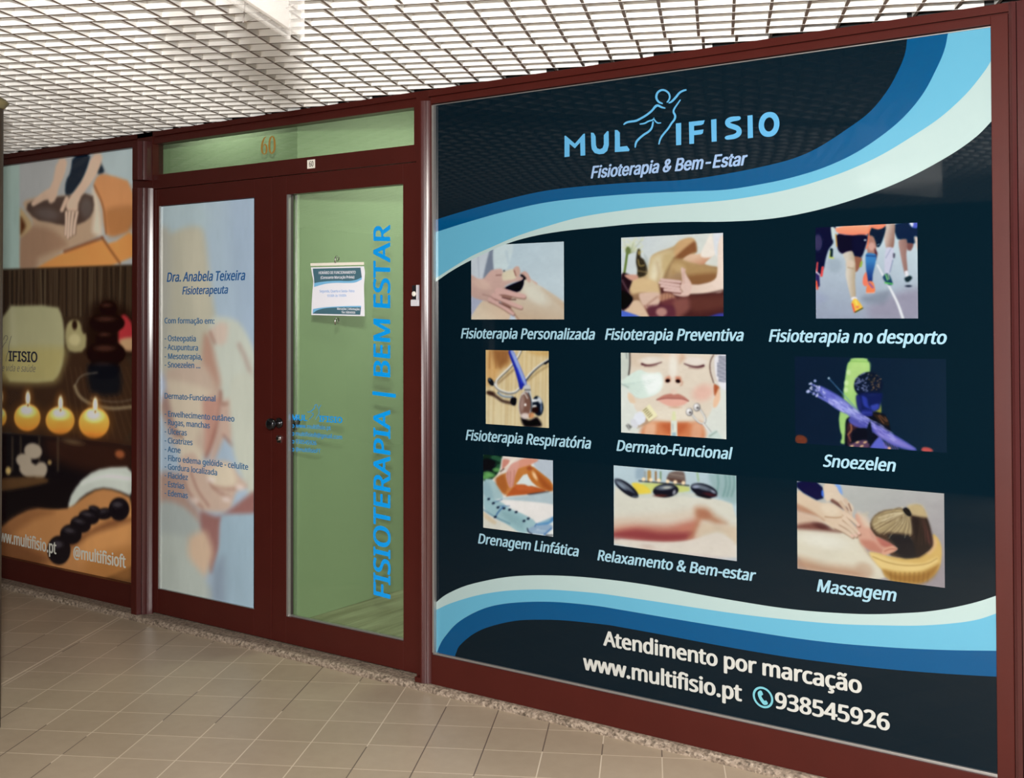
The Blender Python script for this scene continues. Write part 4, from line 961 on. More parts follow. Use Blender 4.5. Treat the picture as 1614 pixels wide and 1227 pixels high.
def pic_stones():
    p = Pic([(215, 82), (1328, 172), (1335, 950), (218, 806)], (930, 720, 5.764), 195)
    p.base((178, 198, 204))
    p.poly([(1080, 160), (1335, 175), (1335, 430), (1160, 360)], (150, 178, 178), 40)
    for x0, x1 in ((1110, 1130), (1180, 1200), (1215, 1250), (1255, 1270)): p.line([(x0+50, 170), (x0+60, 260), (x0+30, 360)], 12, (96, 140, 132), 20, .7)
    p.line([(975, 150), (985, 220)], 14, (150, 180, 130), 14)
    p.poly([(420, 110), (490, 110), (500, 200), (420, 200)], (150, 172, 184), 30); p.poly([(440, 240), (560, 240), (900, 260), (910, 330), (560, 330)], (196, 204, 116), 16, sm=1)
    p.poly([(380, 245), (440, 240), (520, 280), (560, 330), (520, 345), (430, 340), (400, 290)], (224, 200, 60), 12)
    for x, w, c in ((538, 34, (176, 140, 80)), (598, 16, (150, 110, 66)), (642, 12, (110, 140, 90)), (500, 20, (150, 160, 160))): p.line([(x, 140), (x, 215)], w, c, 8)
    p.poly([(700, 200), (720, 150), (780, 132), (850, 140), (865, 190), (860, 240), (760, 235)], (118, 100, 92), 10); p.line([(730, 160), (850, 180)], 8, (150, 136, 126), 8)
    p.poly([(700, 195), (780, 200), (850, 220), (860, 250), (720, 220)], (96, 70, 62), 10)
    p.line([(445, 222), (560, 232), (700, 245), (900, 264)], 9, (30, 30, 36), 6)
    for x, y in ((487, 207), (553, 213), (626, 217), (705, 226), (774, 232), (848, 240)): p.ell(x, y, 17, 17, (248, 222, 180), 0, 12)
    p.poly([(440, 350), (600, 330), (920, 330), (980, 360), (600, 390), (440, 385)], (196, 200, 186), 20)
    p.poly([(215, 250), (260, 300), (420, 370), (560, 380), (800, 362), (980, 372), (1160, 385), (1335, 445), (1335, 960), (215, 810)], (208, 206, 190), 10, sm=1)
    p.poly([(215, 620), (400, 600), (700, 620), (960, 560), (1000, 640), (960, 730), (840, 775), (600, 775), (215, 740)], (186, 120, 100), 90)
    p.poly([(215, 690), (420, 660), (640, 690), (820, 690), (940, 690), (880, 755), (700, 775), (500, 765), (215, 730)], (144, 64, 66), 50)
    p.poly([(215, 560), (215, 640), (420, 600), (900, 560), (980, 480), (700, 520)], (208, 190, 168), 90, .8)
    p.poly([(960, 470), (1060, 470), (1140, 540), (1240, 610), (1140, 620), (1020, 570), (960, 700), (900, 740), (960, 600)], (176, 122, 90), 70, .9)
    p.ell(1030, 530, 60, 40, (170, 112, 84), 20, 60, .8)
    p.poly([(1020, 600), (1140, 620), (1335, 640), (1335, 800), (1180, 690), (1000, 730), (960, 710)], (206, 188, 162), 50)
    p.poly([(215, 745), (500, 770), (720, 780), (900, 765), (1060, 720), (1180, 680), (1335, 800), (1335, 960), (215, 812)], (212, 204, 190), 14, sm=1)
    p.ell(520, 820, 60, 20, (190, 170, 158), 10, 40, .6); p.poly([(560, 860), (1335, 930), (1335, 960), (560, 870)], (190, 178, 176), 40, .7)
    for cx_, cy_, rx, ry, ro in ((330, 288, 132, 46, 37), (688, 310, 116, 62, -4), (1036, 308, 126, 58, 17)):
        p.ell(cx_, cy_, rx, ry, (24, 26, 40), ro, 7)
        p.ell(cx_-10, cy_-ry*.45, rx*.66, ry*.34, (128, 140, 152), ro, 26, .8)
    p.ell(280, 262, 60, 14, (150, 168, 182), 40, 20, .8); p.ell(700, 282, 40, 12, (176, 178, 168), -4, 14); p.ell(765, 325, 14, 22, (205, 205, 210), 20, 16, .7); p.ell(960, 275, 34, 14, (150, 160, 180), 0, 16)
    p.ell(640, 355, 60, 12, (96, 40, 34), 0, 16, .8); p.ell(1085, 345, 60, 12, (90, 30, 36), 12, 16, .8); p.ell(1120, 320, 26, 10, (180, 190, 205), 30, 14, .8); p.line([(390, 360), (435, 365)], 10, (90, 100, 110), 12)
    p.poly([(960, 340), (1100, 378), (1060, 380), (985, 360)], (12, 8, 14), 8)
    return p
def pic_massage():
    p = Pic([(192, 96), (1428, 208), (1438, 998), (198, 836)], (1220, 740, 5.333), 245)
    p.base((178, 180, 174), (150, 142, 146), (900, 150, 1400, 900))
    p.poly([(190, 90), (410, 110), (415, 290), (190, 170)], (4, 20, 66), 10, sm=1)
    p.poly([(515, 120), (560, 140), (575, 215), (530, 180)], (120, 160, 220), 10); p.poly([(400, 180), (420, 180), (420, 230), (400, 220)], (60, 110, 210), 8)
    p.poly([(192, 350), (340, 400), (700, 480), (760, 680), (900, 830), (950, 940), (560, 890), (192, 840)], (212, 206, 184), 10, sm=1)
    p.poly([(192, 345), (360, 400), (420, 460), (300, 500), (192, 480)], (206, 180, 156), 40)
    p.poly([(192, 470), (330, 450), (480, 500), (560, 530), (380, 520), (192, 500)], (112, 60, 52), 34, .85); p.ell(400, 478, 70, 24, (82, 40, 40), 15, 30, .8)
    p.ell(420, 600, 200, 60, (222, 220, 204), 10, 90, .8); p.poly([(192, 740), (420, 800), (700, 840), (760, 920), (420, 880), (192, 838)], (180, 140, 112), 70, .9); p.ell(760, 850, 80, 60, (186, 156, 130), 30, 60, .7)
    p.poly([(700, 480), (760, 680), (900, 830), (820, 740), (720, 620)], (176, 150, 120), 24, .7)
    p.poly([(680, 350), (760, 420), (830, 520), (900, 590), (1000, 640), (1010, 680), (920, 715), (800, 680), (720, 620), (690, 480)], (206, 158, 136), 12, sm=1)
    p.poly([(700, 360), (780, 400), (820, 480), (760, 480)], (216, 196, 172), 30, .8); p.poly([(730, 600), (840, 610), (920, 700), (800, 685)], (186, 120, 100), 30, .8)
    p.poly([(860, 570), (960, 600), (1030, 650), (960, 660), (900, 640)], (176, 96, 84), 20, .8)
    p.poly([(730, 380), (790, 360), (780, 400)], (196, 186, 160), 18, .6)
    # cradle
    p.poly([(1330, 530), (1390, 590), (1415, 680), (1400, 820), (1340, 900), (1230, 965), (1060, 955), (940, 920), (900, 830), (790, 700), (860, 700), (1000, 740), (1160, 750), (1290, 700), (1340, 640)], (206, 172, 96), 9, sm=1)
    p.poly([(800, 702), (900, 720), (1040, 770), (1250, 790), (1370, 740), (1360, 820), (1180, 860), (980, 850), (880, 820)], (224, 196, 124), 24); p.line([(830, 735), (960, 790), (1120, 815), (1290, 800), (1370, 750)], 5, (150, 116, 56), 6)
    p.poly([(920, 850), (1060, 880), (1240, 870), (1380, 800), (1340, 900), (1220, 965), (1000, 940)], (160, 116, 46), 40)
    for i in range(9): p.line([(980+i*40, 870), (985+i*38, 945)], 8, (120, 84, 30), 14, .5)
    p.line([(1300, 700), (1350, 640), (1345, 600)], 40, (214, 176, 130), 24, .8)
    # hair
    p.poly([(800, 480), (830, 400), (900, 350), (1000, 335), (1100, 340), (1180, 295), (1250, 310), (1300, 440), (1335, 600), (1330, 660), (1240, 730), (1150, 755), (1000, 735), (960, 710), (1040, 665), (1000, 630), (880, 570), (850, 560)], (74, 56, 44), 10, sm=1)
    p.poly([(840, 400), (940, 345), (1090, 345), (1150, 400), (1165, 540), (1080, 540), (960, 530), (880, 540), (820, 470)], (172, 154, 112), 24, .9)
    p.poly([(960, 560), (1120, 560), (1180, 620), (1220, 720), (1100, 745), (1010, 690), (1040, 660)], (16, 24, 34), 30)
    p.poly([(1160, 400), (1280, 420), (1325, 560), (1320, 660), (1200, 740), (1170, 560)], (40, 30, 30), 30); p.poly([(1250, 420), (1320, 560), (1330, 640), (1280, 600)], (80, 44, 44), 24, .8)
    for i in range(46):
        r = random.Random(i+11); a = math.pi*(.55+.62*i/46); L = 150+r.random()*130
        p.line([(1115, 365), (1115+L*.55*math.cos(a), 365-L*.4*math.sin(a)+30), (1115+L*math.cos(a)*1.05, 365+L*.62*abs(math.sin(a+.6)))], 5, r.choice(((214, 198, 156), (104, 84, 58), (190, 172, 126), (226, 214, 178))), 6, .75)
    for i in range(12): p.line([(1120, 380), (1000+i*14, 470), (900+i*22, 520+r.random()*60)], 5, (206, 190, 146) if i%2 else (96, 80, 60), 6, .8)
    for i in range(9): p.line([(1180, 310), (1230+i*6, 400), (1195+i*16, 640)], 4, (150, 118, 80) if i%2 else (30, 24, 24), 6, .5)
    p.poly([(1120, 310), (1190, 292), (1250, 310), (1290, 400), (1230, 400), (1150, 380)], (196, 176, 128), 20, .9)
    p.poly([(1085, 335), (1110, 322), (1140, 345), (1155, 385), (1130, 395), (1095, 365)], (10, 14, 24), 8)
    p.poly([(800, 520), (840, 550), (850, 600), (820, 570)], (196, 150, 130), 12)
    p.poly([(905, 700), (940, 660), (1000, 645), (1040, 668), (1020, 690), (960, 715), (920, 722)], (214, 160, 132), 8); p.line([(930, 690), (980, 668), (1025, 672)], 7, (170, 100, 84), 8)
    # hands
    p.poly([(405, 110), (515, 125), (560, 215), (615, 260), (670, 310), (665, 370), (640, 350), (600, 300), (540, 290), (480, 260), (430, 280)], (214, 196, 172), 9, sm=1)
    p.line([(490, 265), (560, 310), (620, 340)], 30, (104, 60, 50), 16, .8); p.line([(600, 260), (640, 340), (650, 400)], 34, (206, 182, 158), 8, 1, 20); p.line([(560, 280), (610, 350), (640, 420)], 32, (202, 176, 150), 8, 1, 20); p.line([(628, 290), (650, 350)], 7, (120, 80, 66), 8)
    p.poly([(192, 165), (260, 215), (340, 260), (420, 290), (480, 280), (560, 330), (620, 390), (660, 480), (600, 530), (500, 500), (420, 440), (330, 380), (192, 345)], (212, 190, 162), 9, sm=1)
    p.poly([(192, 290), (330, 360), (420, 430), (380, 400), (192, 345)], (176, 126, 98), 24, .8); p.ell(470, 340, 80, 50, (220, 204, 178), 25, 40, .8)
    p.line([(430, 400), (520, 410), (580, 400)], 8, (160, 120, 90), 12, .8)
    for a in ([(590, 370), (650, 410), (710, 470)], [(590, 410), (650, 470), (715, 540)], [(560, 450), (640, 500), (690, 560)], [(520, 480), (600, 520), (660, 565)]):
        p.line([(x+6, y+10) for x, y in a], 42, (130, 90, 70), 14, .8, 22); p.line(a, 40, (214, 192, 166), 7, 1, 24); p.ell(a[-1][0]-4, a[-1][1]-4, 10, 12, (222, 180, 164), 0, 8)
    return p
def pic_panel():
    """the three photographs of the left-hand window, top to bottom"""
    p = Pic([(-10, 142), (676, 46), (676, 2256), (-10, 2130)], (0, 220, 3.23), 230)
    # crop frame: y in 3.23 px units from 220
    p.base((150, 155, 150))
    K = 3.23/3.07; off = (560-220)*3.23
    def t(*q): return [(a*K, off+b*K) for a, b in q]
    def s(a, b): return (a*K, off+b*K)
    # --- top: back treatment
    p.poly([(-20, 100), (700, 30), (700, 640), (-20, 665)], (146, 146, 142), 4, sm=0)
    p.poly([(500, 40), (700, 40), (700, 220), (560, 190)], (150, 162, 160), 14)
    p.poly([(370, 80), (465, 65), (440, 160), (400, 250), (350, 290), (330, 280), (335, 210), (360, 170)], (14, 30, 44), 8, sm=1)
    p.poly([(505, 110), (530, 160), (510, 175), (490, 165)], (16, 32, 46), 8)
    p.poly([(100, 560), (130, 470), (180, 430), (110, 330), (140, 300), (280, 290), (470, 270), (510, 330), (520, 460), (480, 510), (330, 560), (260, 610), (170, 655), (95, 655)], (158, 132, 106), 12, sm=1)
    p.poly([(470, 250), (500, 300), (520, 480), (470, 470), (480, 360)], (186, 172, 150), 24)
    p.poly([(100, 490), (170, 440), (280, 470), (340, 540), (200, 600), (180, 655), (95, 655)], (140, 110, 86), 30)
    p.poly([(100, 350), (160, 420), (150, 460), (100, 490)], (160, 136, 96), 16); p.poly([(105, 395), (130, 440), (105, 480)], (80, 46, 24), 16)
    p.poly([(120, 340), (200, 295), (330, 290), (470, 270), (482, 350), (450, 410), (380, 440), (300, 435), (250, 420), (180, 410)], (74, 58, 50), 8, sm=1)
    p.ell(240, 380, 60, 30, (96, 84, 78), 10, 40, .8); p.ell(440, 350, 30, 50, (92, 82, 76), 0, 30, .7)
    p.poly([(290, 100), (345, 95), (330, 180), (300, 240), (285, 310), (255, 330), (240, 300), (160, 335), (165, 310), (220, 265), (265, 240)], (178, 150, 126), 8, sm=1)
    p.line([(240, 290), (170, 330)], 20, (176, 148, 124), 8)
    p.poly([(470, 75), (525, 70), (510, 150), (450, 240), (400, 310), (395, 380), (350, 380), (330, 330), (365, 280), (430, 190)], (184, 156, 132), 8, sm=1)
    p.line([(340, 300), (315, 360)], 20, (180, 152, 128), 8)
    for a, b in ((340, 485), (352, 500), (366, 490), (382, 480)):
        p.line([(a-2+ (a-340)*.3, 370), (a, 430), (a-4, b)], 18, (110, 86, 70), 8); p.line([(a-2+(a-340)*.3, 370), (a-2, 430), (a-6, b)], 13, (186, 160, 138), 6)
    p.poly([(470, 240), (500, 175), (560, 180), (680, 220), (680, 460), (550, 500), (530, 440), (520, 330)], (178, 122, 74), 9, sm=1)
    p.line([(480, 235), (530, 340), (540, 480)], 7, (130, 80, 44), 8); p.poly([(540, 360), (680, 340), (680, 450), (560, 495)], (150, 100, 56), 30, .8)
    p.poly([(180, 655), (330, 570), (520, 500), (560, 540), (690, 450), (690, 640), (180, 660)], (184, 124, 62), 10, sm=1); p.line([(520, 500), (560, 560), (610, 630)], 10, (120, 74, 40), 10); p.line([(330, 570), (440, 530), (520, 500)], 14, (110, 60, 34), 14, .8)
    p.poly([(-20, 120), (100, 130), (100, 660), (-20, 670)], (140, 158, 148), 8, sm=0)
    # --- middle: candles
    p.poly([(-20, 662), (700, 636)]+t((700, 446), (310, 402), (-40, 372)), (54, 40, 28), 4, sm=0)
    for i in range(60):
        r = random.Random(i+5); x = -10+i*12
        p.line([(x, 672-x*.038), (x+r.uniform(-8, 8), 900)], 3+r.random()*5, r.choice(((96, 84, 64), (40, 30, 22), (74, 60, 44), (30, 24, 18), (84, 72, 56))), 5, .7)
    p.poly([(330, 1080), (700, 1070), (700, 1570), (330, 1520), (-20, 1490), (-20, 1180), (330, 1180)], (56, 38, 25), 12, sm=1)
    for i in range(14): p.line([(330+i*26, 1160), (380+i*34, 1530)], 4, (92, 70, 48), 6, .4)
    p.poly([(460, 860), (560, 820), (680, 900), (700, 1080), (440, 1080)], (32, 16, 10), 50, .8)
    p.poly([(-20, 850), (290, 842), (318, 900), (330, 1000), (322, 1130), (300, 1200), (260, 1240), (-20, 1230)], (146, 142, 106), 10, sm=1)
    p.poly([(-20, 1080), (320, 1060), (310, 1180), (260, 1240), (-20, 1230)], (150, 138, 84), 50, .8); p.line([(60, 860), (70, 1040)], 16, (158, 154, 122), 40, .6)
    p.poly([(345, 930), (380, 915), (410, 930), (420, 990), (442, 990), (435, 1080), (360, 1085), (335, 1050), (330, 985)], (140, 130, 90), 10, sm=1); p.ell(380, 945, 13, 24, (44, 26, 16), 0, 10); p.ell(380, 1020, 30, 30, (164, 154, 110), 0, 24)
    p.poly([(610, 900), (640, 890), (680, 950), (680, 1070), (610, 1060), (600, 1000)], (150, 40, 44), 12, sm=1); p.poly([(610, 1020), (680, 1010), (680, 1075), (620, 1070)], (160, 126, 90), 14)
    for cx_, cy_, rx, ry in ((550, 860, 46, 40), (545, 935, 90, 52), (540, 1010, 56, 42), (540, 1090, 100, 66), (530, 1170, 80, 56)):
        p.ell(cx_, cy_, rx, ry, (30, 14, 10), 0, 8); p.ell(cx_-8, cy_-ry*.4, rx*.5, ry*.22, (78, 48, 38), 0, 16, .7)
    p.poly([(450, 1150), (600, 1150), (610, 1290), (470, 1290)], (14, 18, 26), 30, .8)
    a = [s(362, 150), s(390, 95), s(470, 85)]; p.line(a, 7, (110, 100, 84), 7, .8)
    a = [s(362, 150), s(380, 200), s(440, 240), s(540, 262), s(640, 250)]; p.line(a, 16, (128, 112, 84), 10, .8); p.line([s(440, 210), s(560, 232), s(640, 215)], 6, (110, 98, 80), 8, .7)
    for cx_, cy_, rx, ry, fx, fy in ((132, 302, 64, 66, 135, 205), (291, 316, 70, 68, 293, 228), (455, 328, 74, 76, 461, 236), (2, 300, 30, 44, 2, 200)):
        x, y = s(cx_, cy_); p.ell(x, y, rx*K*1.25, ry*K*1.2, (120, 76, 24), 0, 60, .35)
        p.ell(x, y, rx*K, ry*K, (206, 150, 52), 0, 8, 1, (190, 116, 24), (x, y-20, x, y+70))
        p.ell(x, y-ry*.45, rx*.62, ry*.4, (246, 208, 130), 0, 30); p.ell(x-4, y-ry*.62, rx*.4, ry*.3, (252, 240, 200), 0, 22)
        fx, fy = s(fx, fy); p.ell(fx, fy, 26, 44, (150, 96, 36), 0, 40, .5); p.ell(fx, fy+4, 11, 34, (255, 240, 190), 0, 10); p.ell(fx, fy+40, 4, 8, (90, 50, 20), 0, 4)
    # --- bottom: hot stones
    p.poly(t((-20, 374), (310, 400), (660, 440), (660, 1110), (-20, 1010)), (24, 18, 20), 4, sm=0)
    p.poly(t((240, 400), (660, 440), (660, 560), (420, 560), (250, 500)), (56, 32, 22), 60, .8); p.ell(*s(350, 420), 50, 14, (110, 90, 60), 10, 24, .6)
    for x in (60, 100, 190, 280): p.line([s(x, 400), s(x, 560)], 10, (84, 72, 54), 12, .6)
    for cx_, cy_, rx, ry in ((160, 465, 46, 40), (115, 510, 40, 34), (140, 555, 50, 38), (195, 560, 34, 46)): p.ell(*s(cx_, cy_), rx, ry, (150, 136, 116), 20, 14)
    p.ell(*s(40, 560), 14, 20, (176, 150, 90), 0, 12); p.ell(*s(240, 520), 10, 12, (180, 150, 90), 0, 12, .8); p.poly(t((-20, 600), (200, 590), (220, 620), (-20, 660)), (84, 60, 36), 16)
    p.ell(*s(580, 480), 24, 20, (150, 84, 44), 20, 18, .8)
    p.poly(t((325, 740), (350, 660), (420, 580), (500, 545), (650, 540), (650, 690), (560, 650), (480, 640), (400, 680), (350, 740)), (164, 168, 156), 10, sm=1); p.line([s(400, 620), s(500, 580), s(640, 600)], 20, (186, 190, 178), 24, .7)
    p.poly(t((345, 740), (400, 690), (480, 645), (560, 655), (650, 700), (650, 1120), (-20, 1010), (-20, 860), (60, 790), (160, 742), (260, 748)), (156, 108, 62), 10, sm=1)
    p.poly(t((-20, 860), (60, 790), (160, 745), (260, 760), (160, 800), (40, 880)), (124, 82, 48), 30, .8); p.poly(t((-20, 880), (100, 900), (240, 980), (160, 1040), (-20, 1010)), (90, 56, 32), 60, .8)
    p.poly(t((400, 820), (640, 720), (640, 900), (400, 1010)), (176, 124, 70), 60, .8); p.poly(t((440, 980), (640, 940), (640, 1110), (420, 1060)), (140, 94, 46), 60, .8)
    p.poly(t((520, 800), (620, 790), (640, 800), (560, 830), (440, 870), (340, 940), (300, 930)), (84, 50, 30), 30, .7)
    for cx_, cy_, rx, ry, ro in ((576, 746, 50, 56, 0), (505, 768, 44, 28, -10), (458, 748, 30, 18, 20), (430, 785, 50, 36, 12), (390, 820, 50, 40, 15), (343, 868, 52, 48, 12), (285, 945, 56, 70, 0)):
        p.ell(*s(cx_, cy_), rx*K, ry*K, (22, 17, 22), ro, 8); p.ell(*s(cx_-8, cy_-ry*.4), rx*.5, ry*.25, (84, 78, 80), ro, 20, .6)
    return p
def pic_hands():
    """blurred hands behind the names on the left door leaf"""
    K = 3.41/3.229
    p = Pic([(70, 157), (580, 113), (580, 2330), (63, 2220)], (230, 280, 3.41), 150)
    p.br = 2.0
    off = (600-280)*3.41
    def t(*q): return [(a*K, off+b*K) for a, b in q]
    p.base((156, 172, 180), (150, 166, 178), (300, 200, 500, 900))
    p.poly([(70, 140), (300, 120), (320, 280), (70, 320)], (160, 176, 178), 60)
    p.poly([(440, 130), (600, 110), (600, 900), (500, 800)], (146, 162, 176), 80)
    p.poly([(70, 330), (140, 300), (200, 275), (300, 280), (330, 480), (355, 640), (375, 760), (380, 1000), (300, 1240), (70, 1240)], (170, 166, 146), 30)
    p.poly([(70, 340), (130, 330), (120, 900), (70, 1200)], (158, 158, 150), 60, .7); p.poly([(200, 300), (300, 300), (340, 620), (300, 800), (220, 600)], (178, 172, 150), 60, .8)
    p.poly([(350, 760), (420, 750), (500, 780), (560, 880), (600, 1000), (600, 1300), (400, 1300), (380, 1100), (340, 900)], (176, 180, 166), 24)
    p.poly([(340, 830), (400, 780), (440, 800), (430, 880), (390, 900)], (186, 168, 152), 24); p.line([(345, 830), (370, 890)], 14, (150, 110, 96), 16, .8)
    p.line([(500, 900), (540, 980), (575, 1100)], 16, (150, 120, 110), 30, .7)
    p.poly([(310, 850), (345, 860), (380, 1000), (400, 1100), (380, 1180), (320, 1120), (300, 1000)], (166, 132, 114), 30)
    p.poly([(110, 1040), (300, 1000), (400, 1180), (390, 1400), (300, 1500), (160, 1450), (100, 1300)], (176, 156, 138), 40)
    p.poly(t((75, -20), (120, 60), (170, 300), (120, 240), (80, 150)), (150, 122, 112), 30); p.poly(t((60, -60), (110, 20), (100, 60), (60, 120)), (160, 170, 184), 30)
    p.poly(t((110, 0), (240, 20), (330, 60), (300, 160), (260, 300), (180, 300), (130, 150)), (186, 172, 150), 30)
    p.poly(t((290, 100), (370, 90), (390, 180), (340, 330), (300, 380), (300, 250)), (172, 132, 116), 26); p.line(t((380, 60), (380, 160), (330, 340), (305, 390)), 16, (140, 92, 80), 20, .8)
    p.poly(t((380, 120), (440, 100), (450, 260), (430, 320), (400, 290), (350, 400), (320, 400), (360, 280)), (176, 150, 134), 24); p.line(t((390, 120), (420, 118)), 9, (130, 90, 76), 10)
    p.line(t((395, 280), (440, 330)), 12, (140, 100, 84), 16, .8)
    p.poly(t((430, 0), (560, 0), (560, 600), (500, 520), (440, 330)), (176, 178, 162), 26)
    p.poly(t((170, 280), (240, 310), (290, 380), (280, 470), (200, 450), (170, 380)), (188, 176, 154), 30)
    p.line(t((150, 260), (185, 290)), 14, (120, 84, 70), 14, .8)
    p.poly(t((170, 400), (240, 370), (290, 430), (360, 410), (430, 420), (470, 480), (520, 540), (460, 570), (430, 650), (380, 670), (280, 660), (220, 600), (180, 500)), (180, 156, 138), 16)
    p.poly(t((310, 480), (380, 420), (440, 440), (460, 520), (400, 550), (330, 530)), (194, 180, 156), 26)
    for a in (t((230, 470), (260, 560), (320, 640)), t((310, 500), (350, 560), (430, 600)), t((190, 500), (220, 580), (290, 650)), t((340, 540), (420, 555), (500, 545))): p.line(a, 9, (142, 100, 86), 14, .8)
    for x, y in ((245, 612), (330, 505), (410, 605), (480, 545)): p.ell(x*K, off+y*K, 26, 14, (204, 190, 180), 10, 12, .8)
    p.poly(t((60, 480), (180, 480), (220, 600), (280, 680), (280, 800), (220, 700), (140, 640), (60, 640)), (156, 130, 116), 40)
    p.poly(t((60, 640), (180, 640), (270, 720), (290, 790), (330, 950), (280, 1000), (330, 1110), (60, 1060)), (150, 156, 150), 30)
    p.poly(t((280, 670), (380, 690), (560, 560), (560, 680), (390, 690), (370, 860), (330, 980), (290, 800)), (138, 98, 92), 20)
    p.poly(t((220, 800), (300, 770), (340, 880), (300, 1000), (240, 960), (180, 880)), (186, 160, 134), 40); p.poly(t((60, 800), (200, 800), (220, 900), (300, 1010), (340, 1120), (60, 1060)), (160, 166, 156), 40)
    p.poly(t((385, 688), (560, 676), (560, 1170), (340, 1110), (350, 940), (375, 850)), (138, 158, 168), 12, sm=0); p.poly(t((340, 960), (400, 900), (400, 1140), (330, 1110)), (120, 130, 142), 50, .7)
    return p
# ---------------------------------------------------------------- large poster on the right-hand window
LY = YW-.0003
poster = thing('window_poster', 'large black poster with blue and white waves and nine treatment photos, on the right window', 'poster')
MB().box(WX0, WX1, YW, YW+.0038, WZ0, WZ1).build('film', 'black_print', poster)
A_ = [(684.2, 347.2), (733, 332.3), (794.9, 315.3), (856.8, 301.4), (918.8, 293.8), (1000, 287.6), (1083, 283.3), (1157.4, 271.8), (1219.4, 258.7), (1256, 248), (1290.3, 232.3), (1333.6, 204.5), (1370.8, 176.6), (1398.7, 142.5), (1417.3, 108.4), (1426.6, 83.6), (1429.9, 61)]
B_ = [(684.2, 367), (733, 351.5), (794.9, 333.9), (856.8, 320), (918.8, 312.2), (1000, 305.6), (1080, 302), (1145, 299), (1207, 289), (1250, 279.4), (1296.5, 265), (1343, 244.2), (1386.3, 216.4), (1423.5, 185.5), (1454.5, 148.3), (1476.1, 108.2), (1488.5, 79), (1494.3, 52)]
C_ = [(683.6, 441), (710, 424), (742.2, 404.5), (776.3, 389), (813.5, 373), (856.8, 358.5), (918.8, 341.6), (1000, 329.5), (1070, 322.5), (1144, 316), (1200, 307.5), (1250, 297), (1296.5, 283.2), (1343, 266), (1389.4, 244.2), (1435.9, 216.2), (1482.3, 185), (1522.6, 148.2), (1550.5, 114), (1562, 96)]
D_ = [(683.6, 447), (710, 428.5), (742.2, 410.5), (794.9, 386), (838.3, 373), (887.8, 364.4), (949.8, 357.9), (1010, 352.4), (1080, 350), (1140, 349.6), (1200, 346.5), (1255, 338.6), (1312, 325), (1373.9, 304.8), (1435.9, 278.4), (1497.8, 244.4), (1538.1, 216), (1564, 190)]
f = Flat(YW-.0005); f.poly(catmull(A_)+catmull(B_)[::-1]); f.build('wave', 'print_blue', poster, 'mid blue upper wave')
f = Flat(YW-.0005); f.poly(catmull(B_)+[(1566, 42)]+catmull(C_)[::-1]); f.build('wave', 'print_sky', poster, 'light blue upper wave')
f = Flat(YW-.0005); f.poly(catmull(C_)+catmull(D_)[::-1]); f.build('wave', 'print_white', poster, 'white upper wave')
E_ = [(684.5, 952.5), (702.7, 938), (731.3, 924.8), (762, 916.6), (792.7, 910.9), (823.3, 908), (864.2, 907.4), (915.4, 909.8), (980, 916.6), (1042, 926), (1100, 937), (1160, 947.6), (1226, 958), (1280, 964), (1340, 967.8), (1380, 968.6), (1420, 967.2), (1460, 964.6), (1500, 958.6), (1540, 949.3), (1573, 938.5)]
F_ = [(684.5, 963.4), (710.9, 951.3), (751.8, 939.1), (792.7, 932.3), (833.6, 929.9), (874.5, 930.3), (935.8, 935), (980, 940.8), (1042, 950), (1110, 960.5), (1176, 969.8), (1250, 978), (1320, 984), (1380, 986), (1446.6, 986.6), (1500, 983.2), (1540, 977.3), (1573, 966.6)]
G_ = [(688.6, 1029.5), (693, 1018), (700.7, 1005), (721.1, 982.3), (751.8, 964.2), (782.5, 954.3), (823.3, 949.7), (874.5, 949.4), (935.8, 955), (980, 962), (1042, 972.6), (1110, 984), (1176, 994.5), (1250, 1006), (1320, 1014.5), (1380, 1019.4), (1433.3, 1022.8), (1500, 1025.4), (1573, 1026.4)]
H_ = [(716.8, 1036), (719.5, 1028), (725.2, 1017.5), (745.6, 1000.2), (772.2, 988.2), (813.1, 979), (854, 977.3), (894.9, 978.9), (956.2, 985.4), (980, 989.4), (1042, 1000.6), (1110, 1013.6), (1176, 1025.5), (1250, 1037.5), (1320, 1046.6), (1380, 1053.4), (1446.6, 1059.4), (1513.3, 1064), (1573, 1067.3)]
f = Flat(YW-.0005); f.poly(catmull(E_)+catmull(F_)[::-1]); f.build('wave', 'print_white', poster, 'white lower wave')
f = Flat(YW-.0005); f.poly(catmull(F_)+catmull(G_)[::-1]+[(684.5, 1028.2)]); f.build('wave', 'print_sky', poster, 'light blue lower wave')
f = Flat(YW-.0005); f.poly(catmull(G_)+catmull(H_)[::-1]+[(700, 1032)]); f.build('wave', 'print_blue', poster, 'dark blue lower wave')
_ex = [at(815, 600, YW).x, at(1060, 600, YW).x, at(1370, 600, YW).x]
def gR(Xm): return 1.0/np.interp(Xm, _ex, [1.80, 2.20, 2.60])            # printed tones as paper reflectances
for fn, lab in ((pic_knee, 'printed photo of hands holding a bent knee'), (pic_back, 'printed photo of a back massage beside a small statue'), (pic_run, 'printed photo of runners\' legs on a wet road'),
                (pic_steth, 'printed photo of a blue stethoscope on wood'), (pic_face, 'printed photo of a closed-eyed face with beauty tools'), (pic_statue, 'printed photo of glowing violet fibres before a dark statue'),
                (pic_lymph, 'printed photo of a leg in a pale blue compression boot'), (pic_stones, 'printed photo of three black stones on a back'), (pic_massage, 'printed photo of a neck massage, fair hair in a ponytail')):
    p = fn(); Y0 = p.Y
    # move the picture to the film plane: same pixels, nearer plane
    k = (YW-CAM.y)/(Y0-CAM.y); p.X = CAM.x+(p.X-CAM.x)*k; p.Z = CAM.z+(p.Z-CAM.z)*k; p.Y = YW
    p.build('printed_photo', poster, lab, gR, -.0003 if fn is pic_knee else -.00035, con=1.0 if fn is pic_statue else 1.13)
